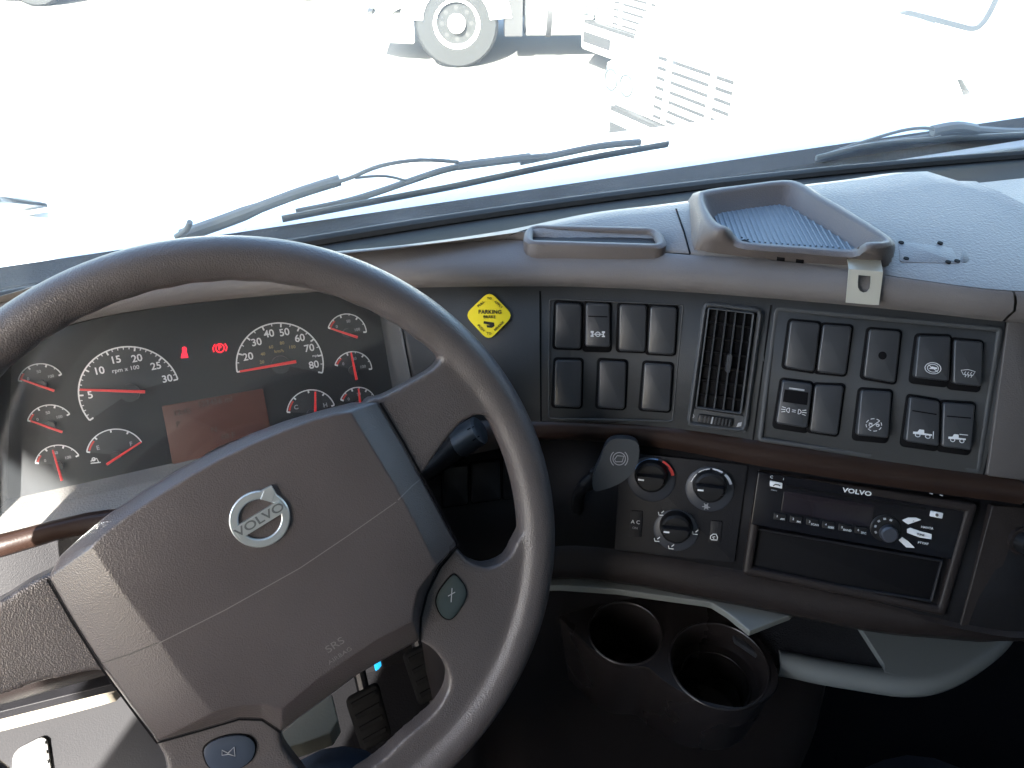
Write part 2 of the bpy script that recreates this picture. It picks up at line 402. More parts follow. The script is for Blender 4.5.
# dash top from the seam to the crest, then falling to the screen base
wb = [(x, wbase(x)) for x in XS]
top = [(rD, ZD-.004, .0015), (rD, ZD-.0005, .003), (mid(rD, rC, .08), ZD+.001, 0), (mid(rD, rC, .5), ZD+.006, 0), (mid(rD, rC, .85), ZC-.0005, 0), (rC, ZC-.001, .002), (mid(rC, wb, .12), ZC-.012, 0), (mid(rC, wb, .3), ZC-.05, 0)]
XT = .265+.02     # first seam (measured below)
sA = on_z(690, 255, ZD).x; 
BROW = bpy.data.objects['brow_pad']
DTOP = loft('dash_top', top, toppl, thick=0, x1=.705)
defr = [(mid(rC, wb, .22), .905, 0), (mid(rC, wb, .5), .888, 0), (mid(rC, wb, .75), .876, 0), (wb, .864, -.004)]
loft('defroster_panel', defr, mat('defroster_plastic', (.030, .029, .028), .7, .3, 700, spec=.1), thick=0)
# lower passenger shelf beyond the raised wing
mb = MB(); L = [V((.712, .40, .935)), V((XR-.02, .352, .935)), V((XR-.02, .50, .90)), V((.83, .61, .905)), V((.71, .52, .915))]
prism(mb, L, V((0, 0, 1)), -.02, 0); mb.build('passenger_shelf', toppl, DB, bevel=.004)
# end cap of the raised part
cap = [V((.705, yat(c, .705)+dy, z)) for c, z, dy in top]
mb = MB(); q = cap+[V((.705, cap[-1].y, .85)), V((.705, cap[0].y, .85))]; mb.rings([q, [p+V((.004, 0, 0)) for p in q]]); mb.build('end_cap', toppl, DB)
FASC = loft('fascia', [(rF, ZF-.001, .006), (rG, ZG-.002, .004)], slate, x0=XCL, x1=XE+.02)
loft('fascia_end', [(rF, ZF-.001, .004), (rG, ZG-.002, .002)], taupe, x0=XE+.021, x1=XE+.03)
loft('side_fascia', [(rF, ZF-.001, .004), (mid(rF, rG, .5), .876, .003), (rG, ZG-.002, .002)], taupe, x0=XE+.031)
# brown strip: bullnose
def nose(t0): return [(rG, ZG, .006), (rG, ZG-.001, .001), (mid(rG, rH, .25), ZG-.005, -.003), (mid(rG, rH, .6), ZG-.011, -.0035), (rH, ZH+.001, -.001), (rH, ZH-.001, .008)]
loft('trim_strip', nose(0), brown, thick=0, x0=.10, x1=XE)
loft('trim_strip', nose(0), brown, thick=0, x0=XE+.004)
XLF = on_z(962, 560, .75).x
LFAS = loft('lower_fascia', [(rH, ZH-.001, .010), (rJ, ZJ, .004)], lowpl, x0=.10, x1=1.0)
loft('lower_pad', [(rJ, ZJ+.001, .006), (rJ, ZJ-.001, -.001), (mid(rJ, rK, .5), (ZJ+ZK)/2, -.003), (rK, ZK, 0), (rK, ZK-.010, .006), (rK, ZK-.016, .06), (rK, ZK-.016, .3)], darkbr, thick=0)
dg = bpy.context.evaluated_depsgraph_get()
def bvh_hit(o):
    me = o.data; t = BVHTree.FromPolygons([v.co for v in me.vertices], [tuple(p.vertices) for p in me.polygons])
    def f(x, y):
        d = ray(x, y).normalized(); p, n, i, k = t.ray_cast(CAM, d)
        if p is None:
            q = CAM+d*.65
            for _ in range(6):
                p, n, i, k = t.find_nearest(q); q = CAM+d*((p-CAM).dot(n)/d.dot(n))
            p = q
        if n.dot(d) > 0: n = -n
        return p, n
    return f
HBR = bvh_hit(BROW); HF = bvh_hit(FASC); HL = bvh_hit(LFAS); HT = bvh_hit(DTOP)
# seams in the fascia and the dash top: thin dark recess lines
def seam(px, hit, name='seam', w=1.6, parent=DB):
    P = []
    for (a, b), (c, d) in zip(px, px[1:]):
        for k in range(8): P.append(hit(a+(c-a)*k/8, b+(d-b)*k/8))
    P.append(hit(*px[-1])); mb = MB(); n = P[0][1]
    mb.ribbon([p[0]+n*.0002 for p in P], n, w*(P[0][0]-CAM).dot(FW)/FPX, .0003); return mb.build(name, well, parent, smooth=False)
seam([(540, 291), (541, 421)], HF); seam([(771, 305), (753, 440)], HF)
seam([(676, 209), (684, 232), (690, 254)], HT)
Quad([(990, 504), (1070, 509), (1070, 650), (957, 627)], HL).block('side_panel', darkbr, DB, .0035, r=.002, b=.001, base=-.02)
seam([(1005.5, 322), (1001, 400), (983, 476)], HF)
Quad([(1006, 321), (1040, 318), (1040, 482), (985, 475)], HF).block('end_trim', mat('end_plastic', (.062, .056, .055), .5, .3, 900), DB, .003, r=.002, b=.001, base=-.006)
# ------------------------------------------------------------------ instrument cluster
CL0 = V((-.05, .552, .797)); CLN = V((0, -math.cos(R(28)), math.sin(R(28))))
CLU = V((1, 0, 0)); CLV = CLN.cross(CLU)
HC = plane_hit(CL0, CLN)
IC = thing('instrument_cluster', 'instrument cluster with round white-ringed gauges and red needles behind the steering wheel', 'instrument cluster', (-.1, .58, .8))
def cl(x, v, h=0): return CL0+CLU*(x-CL0.x)+CLV*v+CLN*h
facem = mat('gauge_face', (.008, .010, .012), .4, spec=.3)
facem2 = mat('gauge_dial', (.018, .022, .026), .45)
prism(MB(), [cl(-.42, -.02), cl(.165, -.02), cl(.165, .150), cl(-.42, .150)], CLN, -.01, 0).build('face_plate', facem, IC, smooth=False)
def gauge(c, start, end, rad_px, ticks, major, nums, needle, fs, wide=1.3, disc=True, sub=None, red_arc=None):
    """c: centre pixel; start/end: pixels where the arc begins and ends (clockwise); real circle in the face plane"""
    C0 = HC(*c)[0]; dep = (C0-CAM).dot(FW); r = rad_px*dep/FPX
    ang = lambda p: math.atan2((HC(*p)[0]-C0).dot(CLV), (HC(*p)[0]-C0).dot(CLU))
    a0, a1 = ang(start), ang(end)
    while a1 > a0: a1 -= 2*math.pi
    pt = lambda a, q, h=0: C0+CLU*(math.cos(a)*q)+CLV*(math.sin(a)*q)+CLN*h
    px = dep/FPX
    g = MB(); n = 48
    if disc:
        vs = [pt(a0+(a1-a0)*k/n, r, .0006) for k in range(n+1)]+[C0+CLN*.0006]
        prism(MB(), vs, CLN, 0, .0002).build('dial', facem2, IC, smooth=False)
    mb = MB(); mb.ribbon([pt(a0+(a1-a0)*k/n, r, .001) for k in range(n+1)], CLN, px*wide, .0002)
    for k in range(ticks+1):
        a = a0+(a1-a0)*k/ticks; L = (4.2 if rad_px > 30 else 3)*px if k % major == 0 else 2.6*px if rad_px > 30 else 1.6*px
        mb.ribbon([pt(a, r, .001), pt(a, r-L, .001)], CLN, px*(1.5 if k % major == 0 else .8), .0002)
    d = mb.build('scale', whitem, IC, smooth=False)
    if red_arc:
        mb = MB(); mb.ribbon([pt(a0+(a1-a0)*(red_arc[0]+(red_arc[1]-red_arc[0])*k/8), r-px*2, .001) for k in range(9)], CLN, px*1.6, .0002); mb.build('red_zone', redpr, d, smooth=False)
    for s, f, q in nums:
        P = pt(a0+(a1-a0)*f, r*q, .001)
        cu = bpy.data.curves.new('numeral', 'FONT'); cu.body = s; cu.align_x = 'CENTER'; cu.align_y = 'CENTER'; cu.size = fs*px/.7; cu.extrude = .0001; cu.offset = .018*cu.size
        t = bpy.data.objects.new('t', cu); me = bpy.data.meshes.new_from_object(t); bpy.data.objects.remove(t)
        me.transform(Matrix.Translation(P) @ Matrix((CLU, CLV, CLN)).transposed().to_4x4()); me.name = 'numeral'
        link(me, 'numeral', whitem if fs > 5 else greym, d, smooth=False)
    t0, t1 = HC(*needle[0])[0], HC(*needle[1])[0]
    hub = MB(); k = 9 if rad_px > 30 else 4.5
    hub.rings([[C0+CLU*(math.cos(q)*k*px)+CLV*(math.sin(q)*k*px)+CLN*h for q in [2*math.pi*j/20 for j in range(20)]] for h in (.0005, .004)])
    hub.build('needle_hub', facem2, d)
    mb = MB(); dr = (t0-t1).normalized(); e = CLN.cross(dr); wn = px*(1.6 if rad_px > 30 else 1.3)
    mb.rings([[t1+CLN*.005-e*wn, t1+CLN*.005+e*wn, t1+CLN*.0062+e*wn*.6, t1+CLN*.0062-e*wn*.6], [t0+CLN*.004-e*wn*.6, t0+CLN*.004+e*wn*.6, t0+CLN*.005+e*wn*.4, t0+CLN*.005-e*wn*.4]])
    mb.build('needle', red, d, smooth=False)
    return d
gauge((130.5, 392.5), (93, 418), (178, 379), 46, 30, 5, [('5', .165, .78), ('10', .375, .76), ('15', .53, .76), ('20', .69, .76), ('25', .845, .78), ('30', .975, .80)], ((81, 389), (146, 391)), 7)
text('scale_note', 'rpm x 100', lift(HC, .001), (126, 369), (10, -1.6), 4.2, whitem, IC)
gauge((280.5, 364.5), (236.5, 372), (323.5, 373), 41.5, 16, 2, [('20', .12, .76), ('30', .27, .76), ('40', .40, .78), ('50', .53, .78), ('60', .67, .78), ('70', .79, .78), ('80', .945, .78)], ((240, 371), (296, 361)), 7)
for s, p in (('20', (262, 362)), ('40', (263, 354)), ('60', (271, 347)), ('80', (282, 343)), ('100', (292, 347)), ('km/h', (279, 351))):
    text('kmh_numeral', s, lift(HC, .001), p, (10, -1), 3.2, mat('amber_print', (.35, .28, .10), .6), IC)
text('unit', 'mph', lift(HC, .001), (315.5, 355.5), (10, -1), 2.6, whitem, IC)
sm = [((42, 384), (22, 381), (62, 374), 20.5, ((22, 378.5), (56, 390))), ((51, 425), (31, 421), (71, 413), 20.5, ((32, 420), (64, 431))),
      ((59, 465), (39, 463), (79, 455), 20.5, ((54, 449), (63.5, 479))), ((347, 333), (329, 328), (366, 332), 19, ((330, 328), (357, 337))),
      ((353, 370), (336, 365), (370, 369), 18.5, ((350.5, 352), (356, 379))), ((358, 405), (342, 400), (375, 401), 18, ((358, 388), (360, 406)))]
for c, a, b, r, nd in sm: gauge(c, a, b, r, 6, 2, [('0', .1, .62), ('50', .5, .62), ('100', .9, .55)], nd, 2.8, 1.0, red_arc=(.02, .18))
gauge((116.5, 455), (90, 452), (143, 441), 26.5, 4, 1, [('E', .12, .68), ('F', .93, .66)], ((142, 441), (108, 463)), 4.2, 1.1, red_arc=(.03, .2))
gauge((311.5, 413), (288, 412), (334, 405), 23.5, 4, 1, [('C', .12, .68), ('H', .93, .66)], ((315, 391), (315, 411)), 4.2, 1.1, red_arc=(.03, .2))
strokes('fuel_icon', lift(HC, .001), [[(91, 461), (97, 458), (99, 462)], [(91, 463), (101, 462)], circ(94, 459, 1.5)], 1, whitem, IC)
# two lit red tell-tales
strokes('seatbelt_lamp', lift(HC, .001), [circ(184.5, 349, 1.6)], 1.5, lamp_red, IC, fills=[[(181, 358), (182.5, 351), (186.5, 351), (188.5, 357.5)]])
ws = strokes('parking_brake_lamp', lift(HC, .001), [circ(220, 348, 4.2), [(214, 352), (213, 348), (215, 344)], [(226, 351), (227, 347), (225, 343.5)]], 1.0, lamp_red, IC)
text('letter', 'P', lift(HC, .001), (220, 348), (10, -1.5), 4.6, lamp_red, ws, bold=.01)
q = Quad([(162, 406), (263, 388.5), (275, 452), (174, 470)], HC)
d = q.block('display', lcdm, IC, .0012, r=.001, b=.0002)
for s, p in (('123456 mi', (215, 402)), ('12:45', (182, 412)), ('68 F', (228, 436)), ('N', (214, 430)), ('P', (178, 424))):
    text('display_text', s, q.hit(.0014), p, (10, -1.7), 5.5, lcdink, d, bold=.015)
# lens: clear glossy cover a little in front of the dials
def lens_mat():
    m = bpy.data.materials.new('cluster_lens'); m.use_nodes = True; n = m.node_tree
    for x in list(n.nodes):
        if x.type != 'OUTPUT_MATERIAL': n.nodes.remove(x)
    tr = n.nodes.new('ShaderNodeBsdfTransparent'); gl = n.nodes.new('ShaderNodeBsdfGlossy'); gl.inputs[1].default_value = .09
    df = n.nodes.new('ShaderNodeBsdfDiffuse'); df.inputs[0].default_value = (.5, .55, .6, 1)
    a = n.nodes.new('ShaderNodeMixShader'); a.inputs[0].default_value = .02; n.links.new(tr.outputs[0], a.inputs[1]); n.links.new(df.outputs[0], a.inputs[2])
    b = n.nodes.new('ShaderNodeMixShader'); b.inputs[0].default_value = .07; n.links.new(a.outputs[0], b.inputs[1]); n.links.new(gl.outputs[0], b.inputs[2])
    n.links.new(b.outputs[0], n.nodes['Material Output'].inputs[0]); return m
prism(MB(), [cl(-.30, -.006, .014), cl(.140, -.006, .014), cl(.140, .135, .014), cl(-.30, .135, .014)], CLN, 0, .0015).build('lens', lens_mat(), IC, smooth=False)
# surround: hood underside, side walls, sill
e0 = [HC(377, 300)[0], HC(386, 350)[0], HC(396, 410)[0], HC(408, 470)[0]]
xs_ = XCL+.001
f0 = [V((xs_, yat(rF, xs_)+.004, ZF)), V((xs_, yat(mid(rF, rG, .35), xs_)+.004, .892)), V((xs_, yat(mid(rF, rG, .75), xs_)+.004, .849)), V((xs_, yat(rG, xs_)+.003, .800))]
mid_ = [a*.55+b*.45+CLN*.006 for a, b in zip(e0, f0)]
mb = MB(); mb.add(e0+mid_+f0, [(i+4*j, i+1+4*j, i+5+4*j, i+4+4*j) for i in range(3) for j in (0, 1)]); mb.build('right_cheek', slate, IC)
e0 = [HC(12, 350)[0], HC(9, 430)[0], HC(6, 520)[0]]
out_ = [p+CLN*.035+V((-.012, 0, 0)) for p in e0]; far = [p+V((-.22, -.02, 0)) for p in out_]
mb = MB(); mb.add(e0+out_+far, [(i+3*j, i+1+3*j, i+4+3*j, i+3+3*j) for i in range(2) for j in (0, 1)]); mb.build('left_cheek', lowpl, IC)
hr = [(rF, ZF-.003, .006), (mid(rF, rF, 0), ZF-.006, .012), (rF, ZF-.012, .040), (rF, ZF-.014, .09)]
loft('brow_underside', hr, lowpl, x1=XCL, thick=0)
rGl = rail([(-100, 563), (0, 540), (17.6, 535.5), (58.6, 525), (98, 516.6)], .80, [(LX, .47)], [(.02, .482), (.104, .487)])
rHl = rail([(-100, 584), (0, 558), (37, 547), (74, 536.5)], .783, [(LX, .46)], [(.02, .474), (.104, .480)])
pl = [(x, .566) for x in XS]
loft('cluster_sill', [(pl, .801, 0), (rGl, .799, .006)], mat('sill_plastic', (.17, .165, .155), .6, .6, 500, vary=.06), x1=.104, thick=0)
loft('trim_strip', [(rGl, .799, .008), (rGl, .8005, .004), (rGl, .7995, .0005), (mid(rGl, rHl, .3), .795, -.004), (mid(rGl, rHl, .65), .789, -.0045), (rHl, .784, -.001), (rHl, .782, .01)], brown, x1=.104, thick=0)
rLl = [(x, y-.035) for x, y in rHl]
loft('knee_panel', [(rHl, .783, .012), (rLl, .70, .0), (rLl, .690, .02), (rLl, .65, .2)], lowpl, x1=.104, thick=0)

# ------------------------------------------------------------------ fascia: switch panels
def icon_lines(qd, L):  # switch-local unit coordinates -> pixels are not needed: work on the quad itself
    return [[qd.at(*p) for p in l] for l in L]
def put_icon(qd, h, lines, wd, parent, fills=(), m=None, nm='icon', tilt=0):
    mb = MB()
    for l in lines:
        c = l[-1] == 'c'; l = l[:-1] if c else l
        mb.ribbon([qd.at(u, v, h+tilt*(1-2*v)) for u, v in l], qd.n, wd, .00025, c)
    for l in fills: prism(mb, [qd.at(u, v, h+tilt*(1-2*v)) for u, v in l], qd.n, 0, .00025)
    return mb.build(nm, m or whitem, parent, smooth=False)
def uc(cx, cy, r, a0=0, a1=360, n=16, asp=.55):
    L = [(cx+r*math.cos(R(a0+(a1-a0)*k/n)), cy+r*asp*math.sin(R(a0+(a1-a0)*k/n))) for k in range(n+(a1-a0 < 360))]
    return L+['c'] if a1-a0 >= 360 else L
def switch(P, px, kind, icon=None):
    q = Quad(px, HF)
    dn = 0 if kind == 'blank' else 4.5
    wl = Quad([px[0], px[1], (px[2][0]-.4, px[2][1]+dn), (px[3][0]-.6, px[3][1]+dn)], HF).block('switch_well', well, P, .0012, r=.0035, b=.0003, g=.0016, base=-.006)
    if kind == 'blank':
        b = q.block('blank_switch', switchm, P, .0040, r=.0028, b=.0011, g=-.0003)
        q2 = q
    elif kind == 'rocker':     # pressed at the top, tall lip at the bottom
        b = q.block('rocker_switch', switchm, P, .0066, r=.0022, b=.0012, g=-.0003, tilt=.0018)
        put_icon(q, .0066, [[(.12, .70), (.88, .70)]], .0009, b, m=well, nm='groove', tilt=.0018)
    elif kind == 'plain_rocker':
        b = q.block('rocker_switch', switchm, P, .0066, r=.0022, b=.0012, g=-.0003, tilt=.0018)
    elif kind == 'slot_rocker':
        b = q.block('rocker_switch', switchm, P, .0064, r=.0022, b=.0012, g=-.0003, tilt=.001)
        put_icon(q, .0065, [], .001, b, m=well, nm='window', tilt=.001, fills=[[(.12, .52), (.88, .52), (.88, .80), (.12, .80)]])
        put_icon(q, .0066, [[(.25, .84), (.75, .84)]], .0014, b, m=greym, nm='mark', tilt=.001)
    if kind == 'blank': H = (.0041, 0)
    else: H = (.0068, .0018 if kind != 'slot_rocker' else .001)
    if icon == 'hole':
        mb = MB(); mb.rings([[q.at(.5+.13*math.cos(a), .5+.08*math.sin(a), h) for a in [k*math.pi/6 for k in range(12)]] for h in (.0035, .0043)]); mb.build('screw_hole', well, b)
    elif icon == 'difflock':
        put_icon(q, H[0], [[(.5, .30), (.30, .30)], [(.5, .30), (.7, .30)], uc(.5, .30, .09)], .0006, b, tilt=H[1],
                 fills=[[(.22, .24), (.34, .24), (.34, .27), (.30, .27), (.30, .33), (.34, .33), (.34, .37), (.22, .37), (.22, .33), (.26, .33), (.26, .27), (.22, .27)],
                        [(.66, .24), (.78, .24), (.78, .27), (.74, .27), (.74, .33), (.78, .33), (.78, .37), (.66, .37), (.66, .33), (.70, .33), (.70, .27), (.66, .27)]])
    elif icon == 'lamp':
        put_icon(q, H[0], [uc(.36, .35, .09, 90, 270), [(.36, .40), (.36, .30)], uc(.64, .35, .09, -90, 90), [(.64, .40), (.64, .30)], [(.44, .37), (.56, .37)], [(.44, .33), (.56, .33)],
                 [(.24, .39), (.12, .41)], [(.24, .35), (.1, .35)], [(.24, .31), (.12, .29)], [(.76, .39), (.88, .41)], [(.76, .35), (.9, .35)], [(.76, .31), (.88, .29)]], .00045, b, tilt=H[1])
    elif icon == 'traction':
        put_icon(q, H[0], [uc(.5, .27, .23), uc(.5, .27, .16), [(.36, .34), (.64, .20)]], .00045, b, tilt=H[1], fills=[[(.38, .25), (.48, .31), (.62, .29), (.62, .26), (.5, .25)]])
    elif icon == 'defrost':
        put_icon(q, H[0], [[(.26, .33), (.5, .36), (.74, .33), (.66, .24), (.34, .24), 'c']]+[[(x, .19), (x+.03, .23), (x-.02, .27), (x+.02, .31)] for x in (.40, .50, .60)], .0004, b, tilt=H[1])
    elif icon == 'parked':
        put_icon(q, H[0], [uc(.5, .27, .24, k*45, k*45+28, 4) for k in range(8)]+[[(.36, .19), (.66, .36)], [(.34, .30), (.45, .30)], [(.56, .28), (.66, .28), (.62, .24)]], .0005, b, tilt=H[1])
        put_icon(q, H[0], [uc(.62, .27, .05), uc(.40, .26, .05)], .0004, b, tilt=H[1])
    elif icon in ('truck_a', 'truck_b'):
        put_icon(q, H[0], [uc(.34, .19, .07), uc(.64, .19, .07)]+([[(.80, .16), (.80, .32)]] if icon == 'truck_a' else [[(.55, .33), (.82, .33)]]), .0005, b, tilt=H[1],
                 fills=[[(.20, .20), (.20, .25), (.33, .26), (.38, .32), (.52, .32), (.53, .25), (.76, .25), (.76, .22), (.20, .205)]])
    return b
P1 = thing('rocker_switch_panel', 'left switch panel with seven switches between the yellow sticker and the air vent', 'switch panel', (.28, .5, .88))
for o_ in (0,): Quad([(549, 298), (684, 304), (673, 425-3), (548, 419)], HF).frame('panel_frame', slate, P1, .0012, .0009, r=.003, b=.0003)
for px, k, ic in (([(555.5, 302), (582, 303.5), (581, 348.5), (554.5, 347.5)], 'blank', None), ([(585.5, 302), (610, 303), (610, 346), (584.5, 345.5)], 'rocker', 'difflock'),
                  ([(619, 303.5), (647, 304.5), (645.5, 351.5), (618, 350.5)], 'blank', None), ([(650, 305), (677, 307), (674.5, 354.5), (647, 353)], 'blank', None),
                  ([(555, 359), (582, 359.5), (581, 407), (553.5, 406)], 'blank', None), ([(599, 359.5), (626.5, 361), (624.5, 408.5), (597.5, 407)], 'blank', None),
                  ([(644, 362), (672.5, 364), (669.5, 411), (640.5, 409)], 'blank', None)): switch(P1, px, k, ic)
P2 = thing('rocker_switch_panel', 'right switch panel with ten switches between the air vent and the end of the dash', 'switch panel', (.48, .4, .88))
Quad([(774, 306), (1003, 327), (980, 474), (757, 441)], HF).frame('panel_frame', slate, P2, .004, .0016, r=.004, b=.0008)
for px, k, ic in (([(789.5, 320), (820, 323), (814, 372), (783.5, 367)], 'blank', None), ([(822, 324), (851.5, 326), (845, 375), (815.5, 372)], 'blank', None),
                  ([(868, 328.5), (900, 331), (894.5, 383), (862, 377.5)], 'blank', 'hole'), ([(916.5, 335), (949.5, 336), (946, 381), (911, 377)], 'plain_rocker', 'traction'),
                  ([(952, 339), (981.5, 341.5), (978, 386), (949, 383)], 'plain_rocker', 'defrost'), ([(781.5, 379), (812, 383), (806.5, 427), (774.5, 422)], 'slot_rocker', 'lamp'),
                  ([(814, 384), (843.5, 385), (837, 435), (808.5, 431)], 'blank', None), ([(859.5, 389), (891, 391), (886, 437), (854, 434)], 'plain_rocker', 'parked'),
                  ([(908, 395.5), (938.5, 400.5), (936, 445), (902, 440)], 'rocker', 'truck_a'), ([(941, 401.5), (973.5, 403.5), (968, 449), (938, 445)], 'rocker', 'truck_b')): switch(P2, px, k, ic)
# air vent
AV = thing('air_vent', 'tall louvred air vent with thumbwheel between the two switch panels', 'air vent', (.40, .44, .88))
q = Quad([(703, 301), (763, 308), (746, 432), (686, 425)], HF)
q.frame('vent_bezel', slate, AV, .0042, .0055, r=.006, b=.0018); 
qi = Quad([(708, 307), (754, 312.5), (741, 413.5), (695, 407)], lift(HF, .0026))
qb = Quad([(692, 406), (748, 415), (745, 431), (688, 424)], HF); 
mb = MB(); mb.rings([[qb.at(u, v, h) for u, v in ((-.0, -.05), (1.0, -.05), (1.02, .95), (-.02, .95))] for h in (-.004, .0035)]); mb.build('vent_sill', slate, AV, bevel=.0006)
qi.block('vent_shaft', well, AV, .0004, r=.002, b=.0002)
qi.frame('louvre_frame', slate, AV, .0013, .0048, r=.002, b=.0005)
for i in range(1, 7):
    v = i/7; mb = MB(); mb.rings([[qi.at(.02, v-.012, .0015), qi.at(.98, v-.012, .0015), qi.at(.98, v+.01, .003), qi.at(.02, v+.01, .003)], [qi.at(.02, v-.016, .0012), qi.at(.98, v-.016, .0012), qi.at(.98, v+.006, .0026), qi.at(.02, v+.006, .0026)]])
    mb.build('louvre', black, AV, smooth=False)
for i in range(1, 5):
    u = i/5; mb = MB(); mb.rings([[qi.at(u-.014, .02, h), qi.at(u+.014, .02, h), qi.at(u+.014, .98, h), qi.at(u-.014, .98, h)] for h in (.002, .0045)]); mb.build('vertical_vane', switchm, AV, smooth=False)
mb = MB(); mb.rings([[qi.at(u, v, h) for u, v in rrect(.045, .02, 3, .53, .63, .40, .58)] for h in (.004, .008)]); mb.build('vane_tab', switchm, AV)
qt = Quad([(699, 413.5), (734, 418.5), (732, 427), (697, 422)], lift(HF, .0035)); tw = qt.block('thumbwheel', black, AV, .002, r=.0018, b=.0006)
for i in range(9):
    u = .1+i*.1; mb = MB(); mb.rings([[qt.at(u-.02, .1, h), qt.at(u+.02, .1, h), qt.at(u+.02, .9, h), qt.at(u-.02, .9, h)] for h in (.0015, .0028)]); mb.build('ridge', switchm if i != 3 else greym, tw, smooth=False)
strokes('closed_mark', qt.hit(.0006), [circ(692.5, 416, 1.6)], .7, greym, AV); strokes('open_mark', qt.hit(.0006), [], 1, greym, AV, fills=[[(736.5, 427), (738, 423), (742, 422), (741, 426)]])
# yellow sticker
ST = thing('sticker', 'yellow diamond parking brake sticker on the dark fascia beside the steering wheel', 'sticker', HF(489, 316)[0])
SP, SN = HF(489, 316); HS = plane_hit(SP+SN*.0022, SN)
c4 = [HS(489.5, 291)[0], HS(513.5, 315.5)[0], HS(488.5, 341)[0], HS(464.5, 315)[0]]
ol = []
for i in range(4):
    p, a, b = c4[i], c4[i-1], c4[(i+1) % 4]
    for t in (0, .25, .5, .75, 1):
        s = .24; A = p+(a-p)*s; B = p+(b-p)*s; ol.append(A*(1-t)**2+p*2*t*(1-t)+B*t*t)
prism(MB(), ol, SN, -.0010, .0002).build('backing', yellow, ST, smooth=False)
h_ = lift(HS, .0003)
text('lettering', 'PARKING', h_, (490, 312), (10, 0), 3.9, ink, ST, bold=.012); text('lettering', 'BRAKE', h_, (489.5, 317), (10, .0), 2.9, ink, ST)
text('lettering', 'PULL', h_, (481, 304), (8, -7), 2.6, ink, ST); text('lettering', 'TO', h_, (489.5, 298.5), (10, 0), 2.4, ink, ST); text('lettering', 'APPLY', h_, (498.5, 304.5), (8, 7.2), 2.6, ink, ST)
text('lettering', 'PUSH', h_, (481, 328), (8, 7.8), 2.6, ink, ST); text('lettering', 'TO', h_, (489, 333.5), (10, 0), 2.4, ink, ST); text('lettering', 'RELEASE', h_, (499, 326), (8, -7.8), 2.4, ink, ST)
strokes('logo', h_, [], 1, ink, ST, fills=[[(484, 321), (494, 322.5), (494.5, 326), (491.5, 327.8), (487, 327.3), (486.5, 325), (490.5, 325.2), (484, 323.5)]])
text('lettering', 'Bendix', h_, (488, 323), (10, 1), 2.3, ink, ST, bold=.02)

# ------------------------------------------------------------------ lower fascia
def lathe(name, c, n, prof, m, parent, seg=28, ax=None):
    u = (ax or V((0, 0, 1))).cross(n).normalized(); v = n.cross(u)
    return MB().rings([[c+u*(math.cos(a)*r)+v*(math.sin(a)*r)+n*h for a in [2*math.pi*k/seg for k in range(seg)]] for r, h in prof]).build(name, m, parent)
CC = thing('climate_control', 'climate control panel with three round knobs left of the radio', 'climate control', (.33, .37, .76))
qc = Quad([(621, 451), (748, 464.5), (734, 562), (614.5, 549)], HL)
qc.block('panel', lowpl, CC, .0022, r=.002, b=.0006, base=-.008); HCp = qc.hit(.0023)
slate2 = mat('knob_base_plastic', (.030, .034, .044), .45)
def knob(ring_c, ring_r, kc_r, pointer, name='control_knob'):
    P, n = HCp(*ring_c); px = (P-CAM).dot(FW)/FPX
    lathe('knob_base', P, n, [(ring_r*px, -.001), (ring_r*px, .0008), ((ring_r-2)*px, .002)], slate2, CC, 36)
    K = HCp(ring_c[0], ring_c[1]-5)[0]+n*.0015
    k = lathe(name, K, n, [(kc_r*px*1.04, 0), (kc_r*px*1.04, .003), (kc_r*px, .0045), (kc_r*px*.95, .009), (kc_r*px*.8, .0105)], black, CC, 32)
    u, v = qc.u, qc.v; mb = MB()
    mb.rings([[K+u*x*kc_r*px+v*y*kc_r*px+n*h for x, y in rrect(.16, .16, 4, -.92*s, .92*s, -.26*s+.0, .26*s)] for h, s in ((.009, 1), (.0155, .94), (.0170, .82))]); mb.build('grip_bar', black, k)
    a = K+n*.0172-u*kc_r*px*.75; MB().ribbon([a, a+u*kc_r*px*.35], n, px*1.6, .0002).build('pointer', whitem, k, smooth=False)
    return P, n, px
knob((651.5, 479), 23.5, 16, 0); knob((709.5, 489), 23.5, 16, 0); knob((676, 530), 22, 15.5, 0)
hk = lift(HCp, .0034)
def arc3(c, r, a0, a1, n=14): return circ(c[0], c[1], r, r*.93, a0, a1, n)
strokes('cold_arc', hk, [arc3((653, 477), 20.5, 150, 75)], 1.6, bluem, CC); strokes('hot_arc', hk, [arc3((653, 477), 20.5, 62, 35)], 2.2, redpr, CC); strokes('hot_arc', hk, [arc3((653, 477), 20, 35, 8)], 3.2, redpr, CC)
for a0, a1, wd in ((160, 132, 1), (125, 92, 1.4), (85, 55, 2), (46, 12, 2.6)): strokes('fan_arc', hk, [arc3((710.5, 487), 20.5, a0, a1)], wd, whitem, CC)
strokes('fan_icon', hk, [circ(706, 505, 1.6), [(702, 505), (710, 506)], [(704, 502), (708, 508)], [(708, 502), (704, 508)]], .8, greym, CC)
for c in ((661, 512), (657, 538), (671, 545.5), (695, 531)): strokes('airflow_icon', hk, [[(c[0]-2.5, c[1]-1.5), (c[0]-2, c[1]+1.5), (c[0]+2.5, c[1]+1.8)], [(c[0]+.5, c[1]-.5), (c[0]+3, c[1]-2.5)]], .9, whitem, CC)
qa = Quad([(631, 510), (643, 511), (641.5, 537), (629, 536)], HCp); b = qa.block('ac_button', lowpl, CC, .0012, r=.0012, b=.0004); text('lettering', 'A C', qa.hit(.0014), (635.5, 522), (10, 1.2), 3.8, whitem, b); text('lettering', 'ON', qa.hit(.0014), (635, 528), (10, 1.2), 2.4, greym, b)
